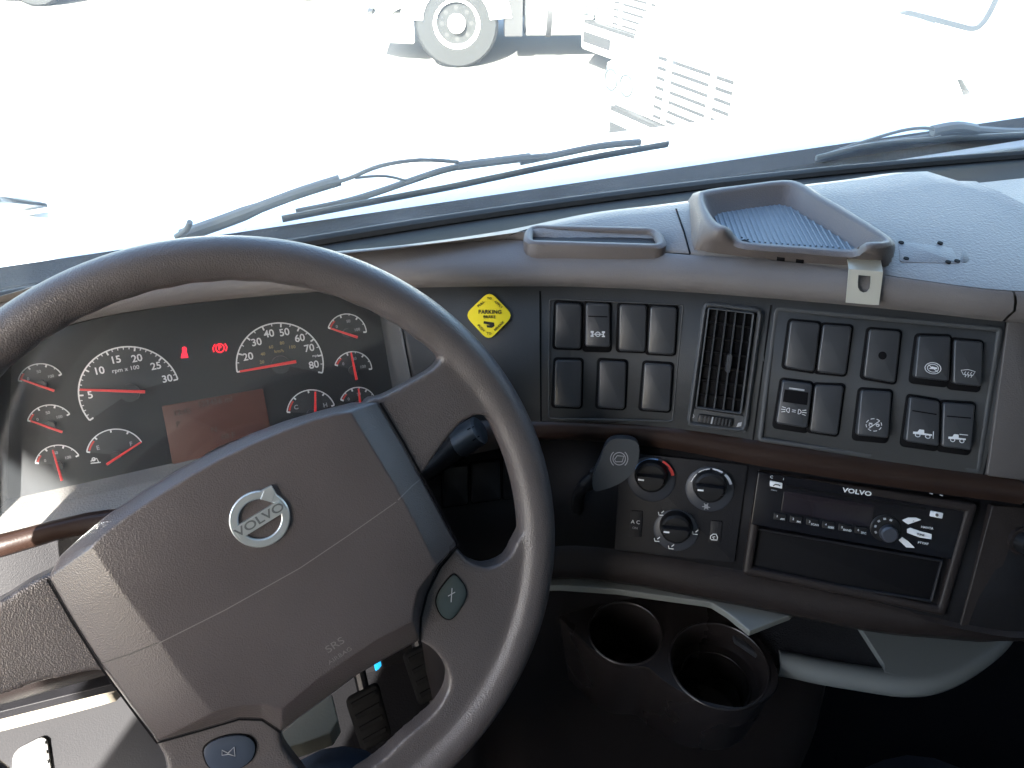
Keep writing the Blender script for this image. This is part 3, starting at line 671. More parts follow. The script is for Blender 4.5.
qa = Quad([(711, 520), (722.5, 521), (720.5, 543), (708.5, 542)], HCp); b = qa.block('recirculation_button', lowpl, CC, .0012, r=.0012, b=.0004); strokes('icon', qa.hit(.0014), [[(710.5, 539), (710.5, 536), (713, 534), (716, 534), (717.5, 537), (717, 540), (711, 539.5)], [(715, 536.5), (712.5, 537), (714, 538.5)]], .8, whitem, b)
# brake hand lever
BL = thing('brake_lever', 'black trailer brake hand lever with a paddle knob left of the climate knobs', 'lever', HL(578, 505)[0])
BP, BN = HL(600, 470); HB = plane_hit(BP+BN*.03, BN)
ol = [p for p in catmull([HB(*p)[0] for p in [(593, 474), (601, 455), (606, 443), (613, 437.5), (626, 437), (636, 440), (639, 448), (637, 462), (631, 472), (620, 481), (605, 487), (594, 488)]], 4, True)]
mb = MB(); prism(mb, ol, BN, -.006, .006); mb.build('paddle', mat('lever_plastic', (.028, .033, .038), .42, .1, 900), BL, bevel=.0045)
mb = MB(); mb.tube(catmull([HB(612, 470)[0]-BN*.007, HB(597, 480)[0]-BN*.008, HB(586, 489)[0]-BN*.010, HB(579, 499)[0]-BN*.017, HL(577.5, 512)[0]-BN*.004], 6), [(.011, .006)]*7+[(.008, .006)]*6+[(.0055, .0055)]*12, 14); mb.build('shaft', black, BL)
pi = BL.children[0]; hb = lift(HB, .0063)
strokes('icon', hb, [circ(619, 456.5, 6.2), circ(619, 456.5, 8.6, None, 130, 230, 8), circ(619, 456.5, 8.6, None, -50, 50, 8), [(614.5, 457), (617, 453.5), (623.5, 454), (622, 459.5), (615.5, 459.5), 'c']], .8, greym, pi)
# radio in its bezel
RD = thing('car_radio', 'black radio with volume knob and white buttons above an empty storage slot', 'radio', (.46, .31, .76))
Quad([(757.5, 468), (975, 502), (943, 613), (742, 571)], HL).frame('bezel', darkbr, RD, .0075, .0075, r=.003, b=.0015, base=-.01)
qr = Quad([(757.5, 469.5), (963, 503), (956, 558), (750, 522)], HL)
qr.block('radio_face', gloss, RD, .0070, r=.0015, b=.0008, base=-.004); HR = qr.hit(.0072)
qs = Quad([(751, 524.5), (942, 558), (931, 600), (745, 569)], HL)
qs.block('slot_back', well, RD, .0035, r=.001, b=.0002); qs.frame('slot_rim', lowpl, RD, .002, .0062, r=.002, b=.0008)
text('brand_lettering', 'VOLVO', HR, (857, 492), (10, 1.5), 4.6, whitem, RD, 1.25, bold=.02)
MB().ribbon([HR(786, 486)[0], HR(926, 509)[0]], qr.n, .0022, .0002).build('disc_slot', well, RD, smooth=False)
Quad([(784, 491), (874, 505), (872, 527), (781, 511)], HR).block('display', mat('radio_display', (.012, .009, .012), .1), RD, .0006, r=.001, b=.0002)
def wbtn(px, nm='button', m=None): return Quad(px, HR).block(nm, m or whitem, RD, .0009, r=.0006, b=.0003)
wbtn([(770, 480.5), (782.5, 483), (782, 488.5), (769.8, 486)], 'phone_button'); strokes('phone_icon', lift(HR, .0011), [[(773, 485.5), (775, 484), (778.5, 484.5), (780, 485.5)]], 1, ink, RD)
wbtn([(930.5, 510.5), (943, 513), (942, 518.5), (929.5, 516)], 'eject_button'); strokes('eject_mark', lift(HR, .0011), [circ(936.5, 514.5, 1)], 1, ink, RD)
text('lettering', 'C', HR, (771.5, 477), (10, 1.5), 2.8, whitem, RD); text('lettering', '1', HR, (783.5, 479), (10, 1.5), 2.4, whitem, RD); text('lettering', 'menu', HR, (774, 490), (10, 1.5), 1.8, greym, RD)
for i in range(6):
    x = 778+i*16.2; y = 517+i*2.75
    wbtn([(x-4, y-4.5), (x+8, y-2.5), (x+7.3, y+4), (x-4.6, y+2)], 'preset_button', black)
    text('numeral', str(i+1), lift(HR, .0011), (x-1, y-1.2), (10, 1.6), 2.2, whitem, RD); text('lettering', ('AM', 'FM', 'SCAN', 'SEEK', 'BAND', 'SRC')[i], lift(HR, .0011), (x+4.2, y+1.7), (10, 1.6), 2.0, whitem, RD)
P, n = HR(887.5, 532)[0], qr.n; px = (P-CAM).dot(FW)/FPX
lathe('knob_ring', HR(885, 528)[0], n, [(14*px, 0), (14*px, .0012), (13*px, .0018)], black, RD)
lathe('volume_knob', P, n, [(8.6*px, 0), (8.2*px, .007), (6.5*px, .0085)], mat('knob_grey', (.035, .038, .048), .3), RD)
for a in (60, 95, 130, 165, 200):
    strokes('ring_mark', lift(HR, .0019), [[(885+9.5*math.cos(R(a)), 528-9*math.sin(R(a))), (885+11.5*math.cos(R(a)), 528-11*math.sin(R(a)))]], 2.4, greym, RD)
for f in ([(902, 520), (908, 517.5), (916, 517.5), (921, 519.5), (915, 521.5), (908, 524), (904.5, 522)], [(907, 529), (910, 527.6), (920, 531), (931.5, 534), (931, 539), (919, 537), (907, 532.5)], [(898.5, 540), (902, 537), (908, 541), (914.5, 547.5), (906, 547)]):
    strokes('white_button', HR, [], 1, whitem, RD, h=.0009, fills=[f])
text('lettering', 'NAV/TA', lift(HR, .0003), (927, 527.5), (10, 1.6), 2.2, whitem, RD); text('lettering', 'PTY/AF', lift(HR, .0003), (923, 543), (10, 1.6), 2.2, whitem, RD)
for f in ((913, 521), (920, 534.2)): text('lettering', 'TUNE' if f[0] > 915 else '^', lift(HR, .0011), f, (10, 1.8), 2, ink, RD)
for x in (931, 941): strokes('indicator', lambda a, b: (on_z(a, b, .808), V((0, -.9, .4))), [[(x-1.5, 493.3+(x-931)*.16), (x+1.5, 493.8+(x-931)*.16)]], 1, greym, DB)
# blanked switch bank behind the wheel rim
SB = thing('switch_bank', 'dark blanked switch bank seen through the wheel below the column stalk', 'switch panel', HL(485, 480)[0])
for px in ([(471, 463), (499, 459.5), (500, 498), (471, 502)], [(503, 459), (528, 457), (529, 496), (503, 498)], [(442, 467), (467, 464), (467, 503), (443, 506)]):
    q = Quad(px, HL); q.block('switch_well', well, SB, .001, r=.002, b=.0003, g=.0015); q.block('blank_switch', black, SB, .0035, r=.002, b=.001)
# side knob on the far right panel
SK = thing('round_knob', 'small black knob at the right edge of the side panel', 'knob', (.62, .25, .77))
p_, n_ = (on_pl(1022, 541, V((.6, yat(rH, .62), .77)), V((-.2, -.9, .4))), V((-.2, -.88, .42)).normalized())
lathe('knob_body', p_, n_, [(.009, -.004), (.009, .004), (.0075, .010), (.004, .011)], black, SK); lathe('knob_collar', p_, n_, [(.0115, -.004), (.0115, .001), (.010, .0015)], darkbr, SK)
# ------------------------------------------------------------------ steering wheel
W0 = V((0, .3945, .8255)); WN = V((0, -.8746, .4848)); WU = V((1, 0, 0)); WV = WN.cross(WU)
HW = lambda h=0: plane_hit(W0+WN*h, WN)
SW = thing('steering_wheel', 'taupe leather four-spoke steering wheel turned slightly left, badge on its hub', 'steering wheel', W0)
mb = MB(); rs = []
for k in range(160):
    a = 2*math.pi*k/160; c = W0+(WU*math.cos(a)+WV*math.sin(a))*.212; e = WU*math.cos(a)+WV*math.sin(a)
    g = .0005*math.sin(a*52) if math.sin(a) > .3 else 0
    rs.append([c+e*math.cos(b)*(.0152+g*(math.cos(b) < 0))+WN*math.sin(b)*.0150 for b in [2*math.pi*j/20 for j in range(20)]])
rs.append(rs[0]); mb.rings(rs, False, False)
def spoke(px, h0, h1, sub=3):
    P = [p for p in catmull([HW(h1)(*p)[0] for p in px], sub, True)]; prism(mb, P, WN, h0-h1, 0)
spoke([(350, 440), (366, 402), (380, 398), (400, 388), (418, 378), (434, 368.5), (441, 359), (443, 349), (437, 338), (452, 325), (480, 355), (508, 395), (524, 432), (528, 460), (512, 455), (502, 443), (497, 428), (488, 417), (473, 416), (458, 427), (444, 444), (430, 463), (420, 476), (390, 480)], -.010, .0085)
spoke([(420, 530), (450, 545), (460, 552), (468, 561), (478, 566), (489, 568), (501, 564), (510, 557), (516, 545), (526, 532), (537, 560), (530, 610), (512, 655), (480, 700), (440, 742), (395, 780), (350, 812), (335, 800), (355, 780), (382, 761), (405, 739), (432, 716), (446, 696), (449, 677), (438, 655), (420, 642), (400, 634), (395, 580)], -.010, .0085)
spoke([(75, 600), (60, 572), (40, 578), (20, 588), (0, 601), (-35, 618), (-72, 628), (-76, 690), (-58, 722), (-30, 708), (0, 696), (40, 683), (66, 677), (88, 672), (104, 672), (125, 670)], -.010, .0085)
spoke([(185, 700), (152, 733), (161, 752), (166, 780), (150, 830), (90, 872), (110, 905), (250, 930), (420, 890), (440, 850), (385, 835), (330, 805), (300, 770), (284, 748), (280, 730), (262, 700)], -.010, .0085)
rim = mb.build('rim', leath, SW)
m_ = rim.modifiers.new('remesh', 'REMESH'); m_.mode = 'VOXEL'; m_.voxel_size = .0018; m_.use_smooth_shade = True
m_ = rim.modifiers.new('smooth', 'SMOOTH'); m_.factor = .5; m_.iterations = 14
# airbag pad: bottom outline, rim of the pad, crease line, flat centre
O_ = [(48, 578), (72, 620), (100, 664), (130, 705), (158, 741), (200, 729), (239, 717), (262, 718), (281, 731), (331, 694), (358, 674), (390, 656), (419, 640), (420, 618), (425, 596), (437, 569), (457, 545), (430, 494), (402, 443), (378, 402), (352, 402.5), (320, 410.5), (285, 421), (250, 434), (215, 450), (180, 469), (145, 490), (110, 513), (82, 536), (60, 556)]
I_ = [(91, 547), (122, 592), (156, 637), (184, 678), (213, 713), (226, 709), (241, 706), (262, 704), (282, 709), (319, 678), (345, 661), (378, 639), (413, 621), (414, 606), (418, 590), (427, 578), (436, 566), (419, 530), (394, 484), (350, 412), (335, 414), (312, 420), (285, 430), (252, 444), (220, 459), (188, 477), (155, 498), (125, 518), (106, 532), (96, 541)]
A = [HW(-.012)(*p)[0] for p in O_]; B_ = [HW(.004)(*p)[0] for p in O_]; C_ = [HW(.009)(*p)[0] for p in O_]; D_ = [HW(.025)(*p)[0] for p in I_]
ctr = sum(D_, V((0, 0, 0)))/len(D_)
E_ = [ctr+(p-ctr)*.55+WN*.0008 for p in D_]; F_ = [ctr+(p-ctr)*.2+WN*.0011 for p in D_]
mb = MB(); C2 = [c+(d-c)*.03 for c, d in zip(C_, D_)]
mb.rings([A, B_, C2, D_, E_, F_]); PAD = mb.build('airbag_pad', padm, SW, angle=70)
PAD.modifiers.new('bevel', 'BEVEL'); b = PAD.modifiers['bevel']; b.width = .0028; b.segments = 3; b.limit_method = 'ANGLE'; b.angle_limit = R(14)
HP = bvh_hit(PAD)
def pl_line(px, w, m, nm, hit, parent, h=.0002, closed=False, step=6):
    P = []
    for (a, b), (c, d) in zip(px, px[1:]):
        for k in range(step): P.append(hit(a+(c-a)*k/step, b+(d-b)*k/step))
    P.append(hit(*px[-1])); mb = MB()
    vs = [p+n*h for p, n in P]; n0 = WN
    mb.ribbon(vs, n0, w*.52/FPX, .00015, closed); return mb.build(nm, m, parent, smooth=False)
seamm = mat('pad_seam', (.16, .145, .14), .5); seamd = mat('pad_seam_dark', (.03, .026, .026), .6)
pl_line([(159, 643), (225, 610), (300, 568), (349, 535), (396, 502)], 1.0, seamm, 'pad_seam', HP, PAD, .0001)
pl_line([(102, 663), (130, 654), (157, 643)], 1.1, seamd, 'pad_seam', HP, PAD, .0001); pl_line([(398, 500), (412, 486), (422, 478)], 1.1, seamm, 'pad_seam', HP, PAD, .0001)
hg = lambda a, b: (HW(.0094)(a, b)[0], WN)
pl_line([(380, 403), (404, 443), (432, 494), (459, 545), (440, 568), (427, 594), (421, 618), (420, 642)], 2.4, well, 'gap', hg, SW, 0)
pl_line([(47, 579), (72, 622), (100, 666), (130, 707), (157, 743), (200, 731), (239, 719.5), (262, 720), (281, 733)], 2.0, well, 'gap', hg, SW, 0)
# badge
BC = HP(260, 518.5)[0]; px = (BC-CAM).dot(FW)/FPX
a_, b_ = HP(225, 611)[0], HP(349, 535)[0]; bu = (b_-a_); bu = (bu-WN*bu.dot(WN)).normalized()
bu = (bu*math.cos(R(1))+WN.cross(bu)*math.sin(R(1))).normalized(); bv = WN.cross(bu)
badge = mat('badge_silver', (.55, .57, .56), .34, metal=.85, bump=.05, bscale=900)
bp = lambda x, y, h=0: BC+bu*(x*px)+bv*(y*px)+WN*h
mb = MB(); rs = [[bp(29*math.cos(a), 29*math.sin(a), -.001), bp(29*math.cos(a), 29*math.sin(a), .0018), bp(28*math.cos(a), 28*math.sin(a), .0024), bp(21.5*math.cos(a), 21.5*math.sin(a), .0024), bp(20.5*math.cos(a), 20.5*math.sin(a), .0018), bp(20.5*math.cos(a), 20.5*math.sin(a), -.001)] for a in [2*math.pi*k/48 for k in range(48)]]
rs.append(rs[0]); mb.rings(rs, False, False)
BG = mb.build('badge', badge, SW)
mb = MB(); prism(mb, [bp(-25.5, -6.5), bp(25.5, -6.5), bp(25.5, 6.5), bp(-25.5, 6.5)], WN, -.001, .0030); mb.build('badge_bar', badge, BG, smooth=False, bevel=.0003)
c_ = math.cos(R(41)); s_ = math.sin(R(41)); f_ = lambda x, y: bp(x*c_-y*s_, x*s_+y*c_)
mb = MB(); prism(mb, [f_(19.5, -6), f_(28, -5.5), f_(26.5, -9.5), f_(35.5, 0), f_(26.5, 9.5), f_(28, 5.5), f_(19.5, 6)], WN, -.001, .0026); mb.build('badge_arrow', badge, BG, smooth=False, bevel=.0003)
def wtext(s, c, fs, m, parent, h, sx=1.2, bold=0, nm='lettering'):
    cu = bpy.data.curves.new('t', 'FONT'); cu.body = s; cu.align_x = 'CENTER'; cu.align_y = 'CENTER'; cu.size = fs*px/.7; cu.extrude = .00015; cu.offset = bold*cu.size
    t = bpy.data.objects.new('t', cu); me = bpy.data.meshes.new_from_object(t); bpy.data.objects.remove(t)
    me.transform(Matrix.Translation(c+WN*h) @ Matrix((bu*sx, bv, WN)).transposed().to_4x4()); return link(me, nm, m, parent, smooth=False)
wtext('VOLVO', BC, 8.5, mat('badge_letter', (.16, .17, .17), .4, metal=.6), BG, .0031, 1.3, .012)
wtext('SRS', HP(335, 645)[0], 8, seamm, PAD, .0002, 1.2); wtext('AIRBAG', HP(340, 655.5)[0], 4.5, seamm, PAD, .0002, 1.25)
# spoke buttons
def pbutton(pts, h, m, nm, icon):
    pr = catmull([HW(.0085)(*p)[0] for p in pts], 4, True); cc = sum(pr, V((0, 0, 0)))/len(pr)
    MB().rings([[cc+(p-cc)*1.07 for p in pr], [cc+(p-cc)*1.07+WN*.0005 for p in pr]]).build('button_gap', well, SW, smooth=False)
    o = MB().rings([pr, [p+WN*(h-.0006) for p in pr], [cc+(p-cc)*.9+WN*h for p in pr], [cc+(p-cc)*.5+WN*(h+.0004) for p in pr]]).build(nm, m, SW)
    strokes('icon', HW(.0085+h+.0006), icon, .8, greym, o); return o
pbutton([(452.7, 575), (460, 580), (465, 588), (465.5, 597), (459, 610), (450, 618.5), (441, 614), (436, 601), (441, 588)], .0018, tealm, 'cruise_button', [[(452, 588), (451, 602)], [(448, 596), (455, 592)]])
pbutton([(204, 751), (212, 741), (230, 735), (248, 736), (255, 746), (250, 760), (232, 770), (212, 768)], .0022, mat('horn_button_plastic', (.04, .05, .07), .25, coat=.3), 'horn_button', [[(222, 750), (228, 753), (234, 747), (235, 756), (229, 754), (222, 755), 'c']])
# column behind the wheel
SC_ = thing('steering_column', 'black steering column shroud behind the wheel hub', 'steering column', W0-WN*.1)
mb = MB(); mb.tube([W0-WN*.012, W0-WN*.05, W0-WN*.052, W0-WN*.10, W0-WN*.19], [.045, .045, .062, .068, .06], 28); mb.build('shroud', black, SC_)
mb = MB(); mb.tube([W0-WN*.0, W0-WN*.016], [.075, .07], 32); mb.build('hub', leath, SW)
TS = thing('column_stalk', 'dark grey column stalk with small pictograms poking out through the wheel', 'stalk', W0-WN*.06)
hs = lambda x, y, yy=.455: on_pl(x, y, V((0, yy, 0)), V((0, 1, 0)))
a = hs(405, 486, .485); b = hs(438, 460, .48); c = hs(458, 444, .475); d = hs(479, 430, .47)
mb = MB(); mb.tube([a, b, b+(c-b)*.9, c, c+(d-c)*.1], [(.009, .011), (.0095, .012), (.0105, .013), (.0115, .014), (.0115, .014)], 16); mb.build('stalk_body', black, TS)
mb = MB(); mb.tube([c, c+(d-c)*.06, d, d+(d-c)*.08], [(.011, .0135), (.012, .0145), (.0115, .014), (.009, .011)], 18); KN = mb.build('stalk_knob', mat('stalk_tip', (.034, .038, .043), .4), TS)
hk2 = bvh_hit(KN)
try: strokes('pictogram', lift(hk2, .0008), [[(468, 430), (474, 427)], [(473, 440), (479, 436)]], 1.1, well, KN)
except Exception as ex: print(ex)

hz = lambda z: (lambda x, y: (on_z(x, y, z), V((0, 0, 1))))
# ------------------------------------------------------------------ things on the dash top
TR_ = thing('dash_tray', 'open grey tray with ribbed floor moulded on the dash top near the windshield', 'tray', on_z(790, 230, .96))
O2 = [(697, 194), (706, 188), (745, 183), (784, 178.5), (802, 181), (816, 190), (845, 207), (873, 224), (887, 234), (893, 243), (868, 247), (853, 254), (800, 250), (746, 246), (733, 241), (724, 231), (713, 228), (702, 214)]
I2 = [(704, 197), (712, 193), (745, 188), (782, 183.5), (797, 187), (811, 196), (841, 213), (867, 229), (880, 237), (883, 241), (866, 241), (850, 248), (800, 245), (748, 241), (738, 236), (729, 226), (718, 221), (710, 211)]
zt = [.980]*11+[.969]*4+[.980]*3
rO = [on_z(p[0], p[1], z) for p, z in zip(O2, zt)]; rI = [on_z(p[0], p[1], z) for p, z in zip(I2, zt)]
cc = sum(rI, V((0, 0, 0)))/18
fl = [V((cc.x+(p.x-cc.x)*.86, cc.y+(p.y-cc.y)*.86, .9635)) for p in rI]
BA = [(686, 206), (694, 194), (745, 190), (784, 186), (808, 188), (824, 198), (852, 214), (880, 232), (893, 241), (897, 250), (895, 265), (880, 266.5), (850, 265), (800, 260.5), (745, 256), (720, 253), (700, 251), (690, 248)]
ba = [on_z(a, b, .955) for a, b in BA]; ba2 = [p*.55+q*.45 for p, q in zip(ba, rO)]; ba = [p-V((0, 0, .006)) for p in ba]
cmr = lambda r: catmull(r, 3, True)
mb = MB(); mb.rings([cmr(ba), cmr(ba2), cmr([p-V((0, 0, .003)) for p in rO]), cmr([p+(q-p)*.3 for p, q in zip(rO, rI)]), cmr([p+(q-p)*.75 for p, q in zip(rO, rI)]), cmr([p-V((0, 0, .002)) for p in rI]), cmr(fl)], False, True)
TB = mb.build('tray_body', taupe, TR_, angle=80)
xs2 = [p.x for p in fl]; 
matm = mat('tray_mat', (.145, .175, .205), .5, .3, 600)
fp = [p.copy() for p in fl]; prism(MB(), [cc+(V((p.x, p.y, cc.z))-cc)*.97+V((0, 0, .9638-cc.z)) for p in fp], V((0, 0, 1)), 0, .001).build('tray_mat', matm, TR_, smooth=False)
# ribs clipped to the floor outline
def clip(poly, x):
    ys = []
    for a, b in zip(poly, poly[1:]+poly[:1]):
        if (a.x-x)*(b.x-x) < 0: t = (x-a.x)/(b.x-a.x); ys.append(a.y+(b.y-a.y)*t)
    return (min(ys), max(ys)) if len(ys) >= 2 else None
fr_ = [V((p.x, p.y, 0)) for p in fl]; x = min(xs2)+.004
rot_ = R(24); rp = [V((p.x*math.cos(rot_)-p.y*math.sin(rot_), p.x*math.sin(rot_)+p.y*math.cos(rot_), 0)) for p in fr_]
xx = min(p.x for p in rp)+.005
while xx < max(p.x for p in rp)-.004:
    y = clip(rp, xx)
    if y and y[1]-y[0] > .01:
        u0 = [V((xx*math.cos(rot_)+yy*math.sin(rot_), -xx*math.sin(rot_)+yy*math.cos(rot_), .9652)) for yy in (y[0]+.003, y[1]-.003)]
        mb = MB(); mb.tube(u0, .0009, 6); mb.build('rib', matm, TR_)
    xx += .0044
ht = bvh_hit(TB)
for a in ((777, 257), (796, 259)):
    try: q = Quad([a, (a[0]+8, a[1]+.8), (a[0]+7.6, a[1]+5), (a[0]-.4, a[1]+4.2)], ht); q.block('slot', well, TR_, .0006, r=.0006, b=.0002)
    except Exception as ex: print(ex)
OV = thing('oval_recess', 'long oval raised-lip recess on the dash top left of the tray', 'dash recess', HT(600, 240)[0])
q = Quad([(526, 225), (659, 228), (670, 249), (522, 244.5)], hz(.962))
q.frame('lip', taupe, OV, .0075, .0015, r=.0125, b=.002, base=-.016); q.block('recess_floor', darkbr, OV, -.0035, r=.008, b=.0002, g=-.006, base=-.016)
P = [HT(*p) for p in [(690, 255), (640, 252), (580, 249.5), (530, 247), (512, 243.5), (506, 239.5), (512, 235), (530, 229.5)]]
mb = MB(); pts = catmull([p[0]+V((0, 0, .0006)) for p in P], 4); mb.ribbon(pts, V((0, 0, 1)), .0012, .0003); mb.build('base_groove', well, OV, smooth=False)
# metal bracket hooked over the brow
BK = thing('metal_bracket', 'small pale metal bracket with a U slot clipped over the dash edge', 'bracket', on_z(866, 285, .95))
bn = (HF(866, 325)[1]+V((0, 0, .05))).normalized(); b0 = HBR(866, 290)[0]+bn*.005; hb2 = plane_hit(b0, bn)
ol = [(849, 269), (883, 272), (879, 305), (874, 305), (846, 302.5)]
hole = [(858.5, 275), (871, 276), (870.8, 283), (870, 288), (867.5, 291.5), (863.5, 292.5), (860, 291), (858, 287.5), (857.8, 282)]
Q_ = [hb2(*p)[0] for p in ol]; Hh = [hb2(*p)[0] for p in hole]
tr = tessellate_polygon([Q_, Hh]); allp = Q_+Hh; k = len(allp); t_ = .0016; NH = len(Hh)
fs = [tuple(t) for t in tr]+[tuple(i+k for i in t[::-1]) for t in tr]+[(i, (i+1) % 5, k+(i+1) % 5, k+i) for i in range(5)]+[(5+i, 5+(i+1) % NH, k+5+(i+1) % NH, k+5+i) for i in range(NH)]
build('plate', [p+bn*.0 for p in allp]+[p-bn*t_ for p in allp], fs, steel, BK, smooth=False)
a, b = Q_[0], Q_[1]; bk = V((-(b-a).y, (b-a).x, 0)).normalized()
mb = MB(); mb.rings([[a, b, b-bn*t_, a-bn*t_], [a+bk*.022+V((0, 0, .004)), b+bk*.022+V((0, 0, .004)), b+bk*.022+V((0, 0, .0024)), a+bk*.022+V((0, 0, .0024))]]); mb.build('flange', steel, BK, smooth=False)
MN = thing('mount_footprint', 'faint rectangular mount outline with screw holes on the dash top right of the tray', 'mount mark', HT(925, 252)[0])
qm = Quad([(898, 241), (952, 248), (960, 264), (900, 262)], HT)
qm.block('pad_residue', mat('residue', (.150, .143, .142), .55, .6, 500), MN, .0003, r=.002, b=.0002)
for a in ((901, 243), (940, 243.5), (906, 259), (948, 262.5), (957, 261.5)):
    p, n = HT(*a); lathe('screw_hole', p, n, [(.0022, -.001), (.0022, .001)], well, MN, 10)
q = Quad([(962, 250), (970, 259), (966, 263), (960, 262)], HT); q.block('scuff', mat('scuff_mark', (.11, .105, .105), .6, .5, 500), MN, .0002, r=.003, b=.0001)

# ------------------------------------------------------------------ below the dash
GT_ = thing('grey_trim', 'pale grey trim frame with curved grab bar under the dash', 'trim', (.4, .35, .66))
def slab(px, z, th, nm, m, par, bev=.001):
    mb = MB(); prism(mb, [on_z(a, b, z) for a, b in px], V((0, 0, 1)), -th, 0); return mb.build(nm, m, par, smooth=False, bevel=bev)
slab([(480, 572), (530, 573), (560, 572), (620, 574), (660, 578), (710, 590), (730, 590), (800, 606), (791, 615), (750, 631), (728, 613), (712, 603), (708, 602), (657, 595), (617, 589.5), (560, 585.5), (530, 586), (480, 588)], .672, .008, 'upper_band', silver, GT_)
slab([(849, 610), (898, 615), (946, 620), (1000, 600), (1012, 618), (1000, 634), (975, 656), (940, 674), (905, 678), (884, 672), (884, 664)], .604, .008, 'corner_plate', silver, GT_)
slab([(725, 612), (760, 600), (860, 610), (890, 668), (880, 676), (770, 664), (735, 640)], .598, .006, 'mesh_panel', mat('speaker_mesh', (.010, .010, .012), .8, 1.0, 700), GT_)
mb = MB(); mb.tube(catmull([on_z(a, b, .592) for a, b in [(778, 663), (795, 666), (820, 671.5), (865, 679), (900, 683.5), (930, 681), (960, 668), (988, 648), (1003, 630), (1012, 606)]], 6), .0120, 16); mb.build('grab_bar', silver, GT_)
CU = thing('cup_holder', 'dark brown plastic double cup holder jutting out under the dash', 'cup holder', on_z(660, 650, .55))
cup = mat('cup_holder_plastic', (.017, .0135, .0125), .28, .2, 700, spec=.35, vary=.1)
ZU = .605
OUT = [(545, 590), (575, 584), (610, 586.5), (657, 594), (700, 602), (722, 611), (747, 628), (766, 648), (777, 670), (776, 688), (762, 701), (742, 707), (715, 704), (686, 694), (662, 679), (647, 667), (622, 665.5), (598, 654), (573, 630), (549, 607)]
ou = catmull([on_z(a, b, ZU) for a, b in OUT], 3, True)
c1 = on_z(625.5, 632, ZU); c2 = on_z(719, 664, ZU); r1 = .0345; r2 = .0445
def cir(c, r, z, n=40, rev=False): return [V((c.x+r*math.cos(2*math.pi*k/n), c.y+r*math.sin(2*math.pi*k/n), z)) for k in range(n)]
h1, h2 = cir(c1, r1, ZU), cir(c2, r2, ZU)
tr = tessellate_polygon([ou, h1, h2]); vs = ou+h1+h2
mb = MB(); mb.add(vs, [tuple(t) for t in tr])
cc = (c1+c2)/2; lo = [V((cc.x+(p.x-cc.x)*.95, cc.y+(p.y-cc.y)*.93+.006, ZU-.095)) for p in ou]; l0 = [V((cc.x+(p.x-cc.x)*1.012, cc.y+(p.y-cc.y)*1.012, ZU-.003)) for p in ou]; l1 = [V((cc.x+(p.x-cc.x)*.99, cc.y+(p.y-cc.y)*.99, ZU-.008)) for p in ou]
mb.rings([ou, l0, l1, lo], False, True); 
mb.rings([h1, cir(c1, r1-.001, ZU-.003), cir(c1, r1-.004, ZU-.075)], False, True)
mb.rings([h2, cir(c2, r2-.001, ZU-.003), cir(c2, r2-.003, ZU-.03), cir(c2, r2-.011, ZU-.032), cir(c2, r2-.014, ZU-.085)], False, True)
mb.build('holder_body', cup, CU, angle=50)
for c, r, z in ((c1, r1+.0012, ZU), (c2, r2+.0012, ZU), (c2, r2-.0105, ZU-.031)):
    rs = [[V((c.x+(r+.0012*math.cos(t))*math.cos(a), c.y+(r+.0012*math.cos(t))*math.sin(a), z+.0010*math.sin(t))) for t in [k*math.pi/3 for k in range(6)]] for a in [2*math.pi*k/48 for k in range(49)]]
    MB().rings(rs, False, False).build('cup_rim', cup, CU)
# centre console tower and tunnel
CT = thing('centre_console', 'dark brown console housing rising from the floor under the dash', 'console', (.3, .45, 0))
mb = MB(); prof = [V((.15, .62, 0)), V((.155, .47, 0)), V((.17, .41, 0)), V((.22, .385, 0)), V((.30, .385, 0)), V((.46, .36, 0)), V((.60, .36, 0)), V((.66, .62, 0))]
pr = catmull(prof, 5)
mb.rings([[p for p in pr], [p+V((0, .0, .30)) for p in pr], [p+V((0, .03, .52)) for p in pr], [p+V((0, .05, .66)) for p in pr]], True, True); mb.build('housing', darkbr, CT)
TN = thing('floor_tunnel', 'low black carpeted tunnel on the cab floor beside the driver', 'floor tunnel', (.6, -.2, 0))
mb = MB(); o2 = [V((x, y, 0)) for x, y in rrect(.12, .12, 5, .22, .86, -.9, .34)]; cn = V((.54, -.28, 0))
mb.rings([o2, [p+V((0, 0, .16)) for p in o2], [cn+(p-cn)*.94+V((0, 0, .20)) for p in o2]]); mb.build('tunnel_cover', mat('tunnel_trim', (.016, .016, .019), .7, .5, 300), TN)
# pedals
for nm, px, lab in (('brake_pedal', [(345, 700), (378, 682), (392, 735), (362, 752)], 'ribbed black brake pedal in the footwell seen through the wheel'), ('accelerator_pedal', [(402, 655), (432, 640), (447, 690), (419, 706)], 'ribbed black accelerator pedal at the right of the footwell')):
    hp = plane_hit(V((0, .60, .25)), V((0, -.8, .6))); q = Quad(px, hp); t = thing(nm, lab, 'pedal', q.c)
    b = q.block('pedal_pad', pedalm, t, .006, r=.008, b=.003, base=-.006)
    for i in range(4):
        v = .15+i*.23; MB().rings([[q.at(.12, v, h), q.at(.88, v, h), q.at(.88, v+.09, h), q.at(.12, v+.09, h)] for h in (.005, .009)]).build('tread', pedalm, b, bevel=.001)
    mb = MB(); mb.tube([q.c-q.n*.004, q.c-q.n*.05+V((0, 0, .06)), V((q.c.x, .84, q.c.z+.22))], .009, 10); mb.build('pedal_arm', black, t)
tag(slab([(374, 664.5), (377, 661.5), (380.5, 660.5), (378, 664), (375, 666)], .45, .01, 'blue_light_speck', cyanm, None, 0), 'tiny speck of blue light, added as a glowing slab, in the dark footwell below the airbag pad', 'light speck')  # a speck of blue light, added as a small self-glowing slab
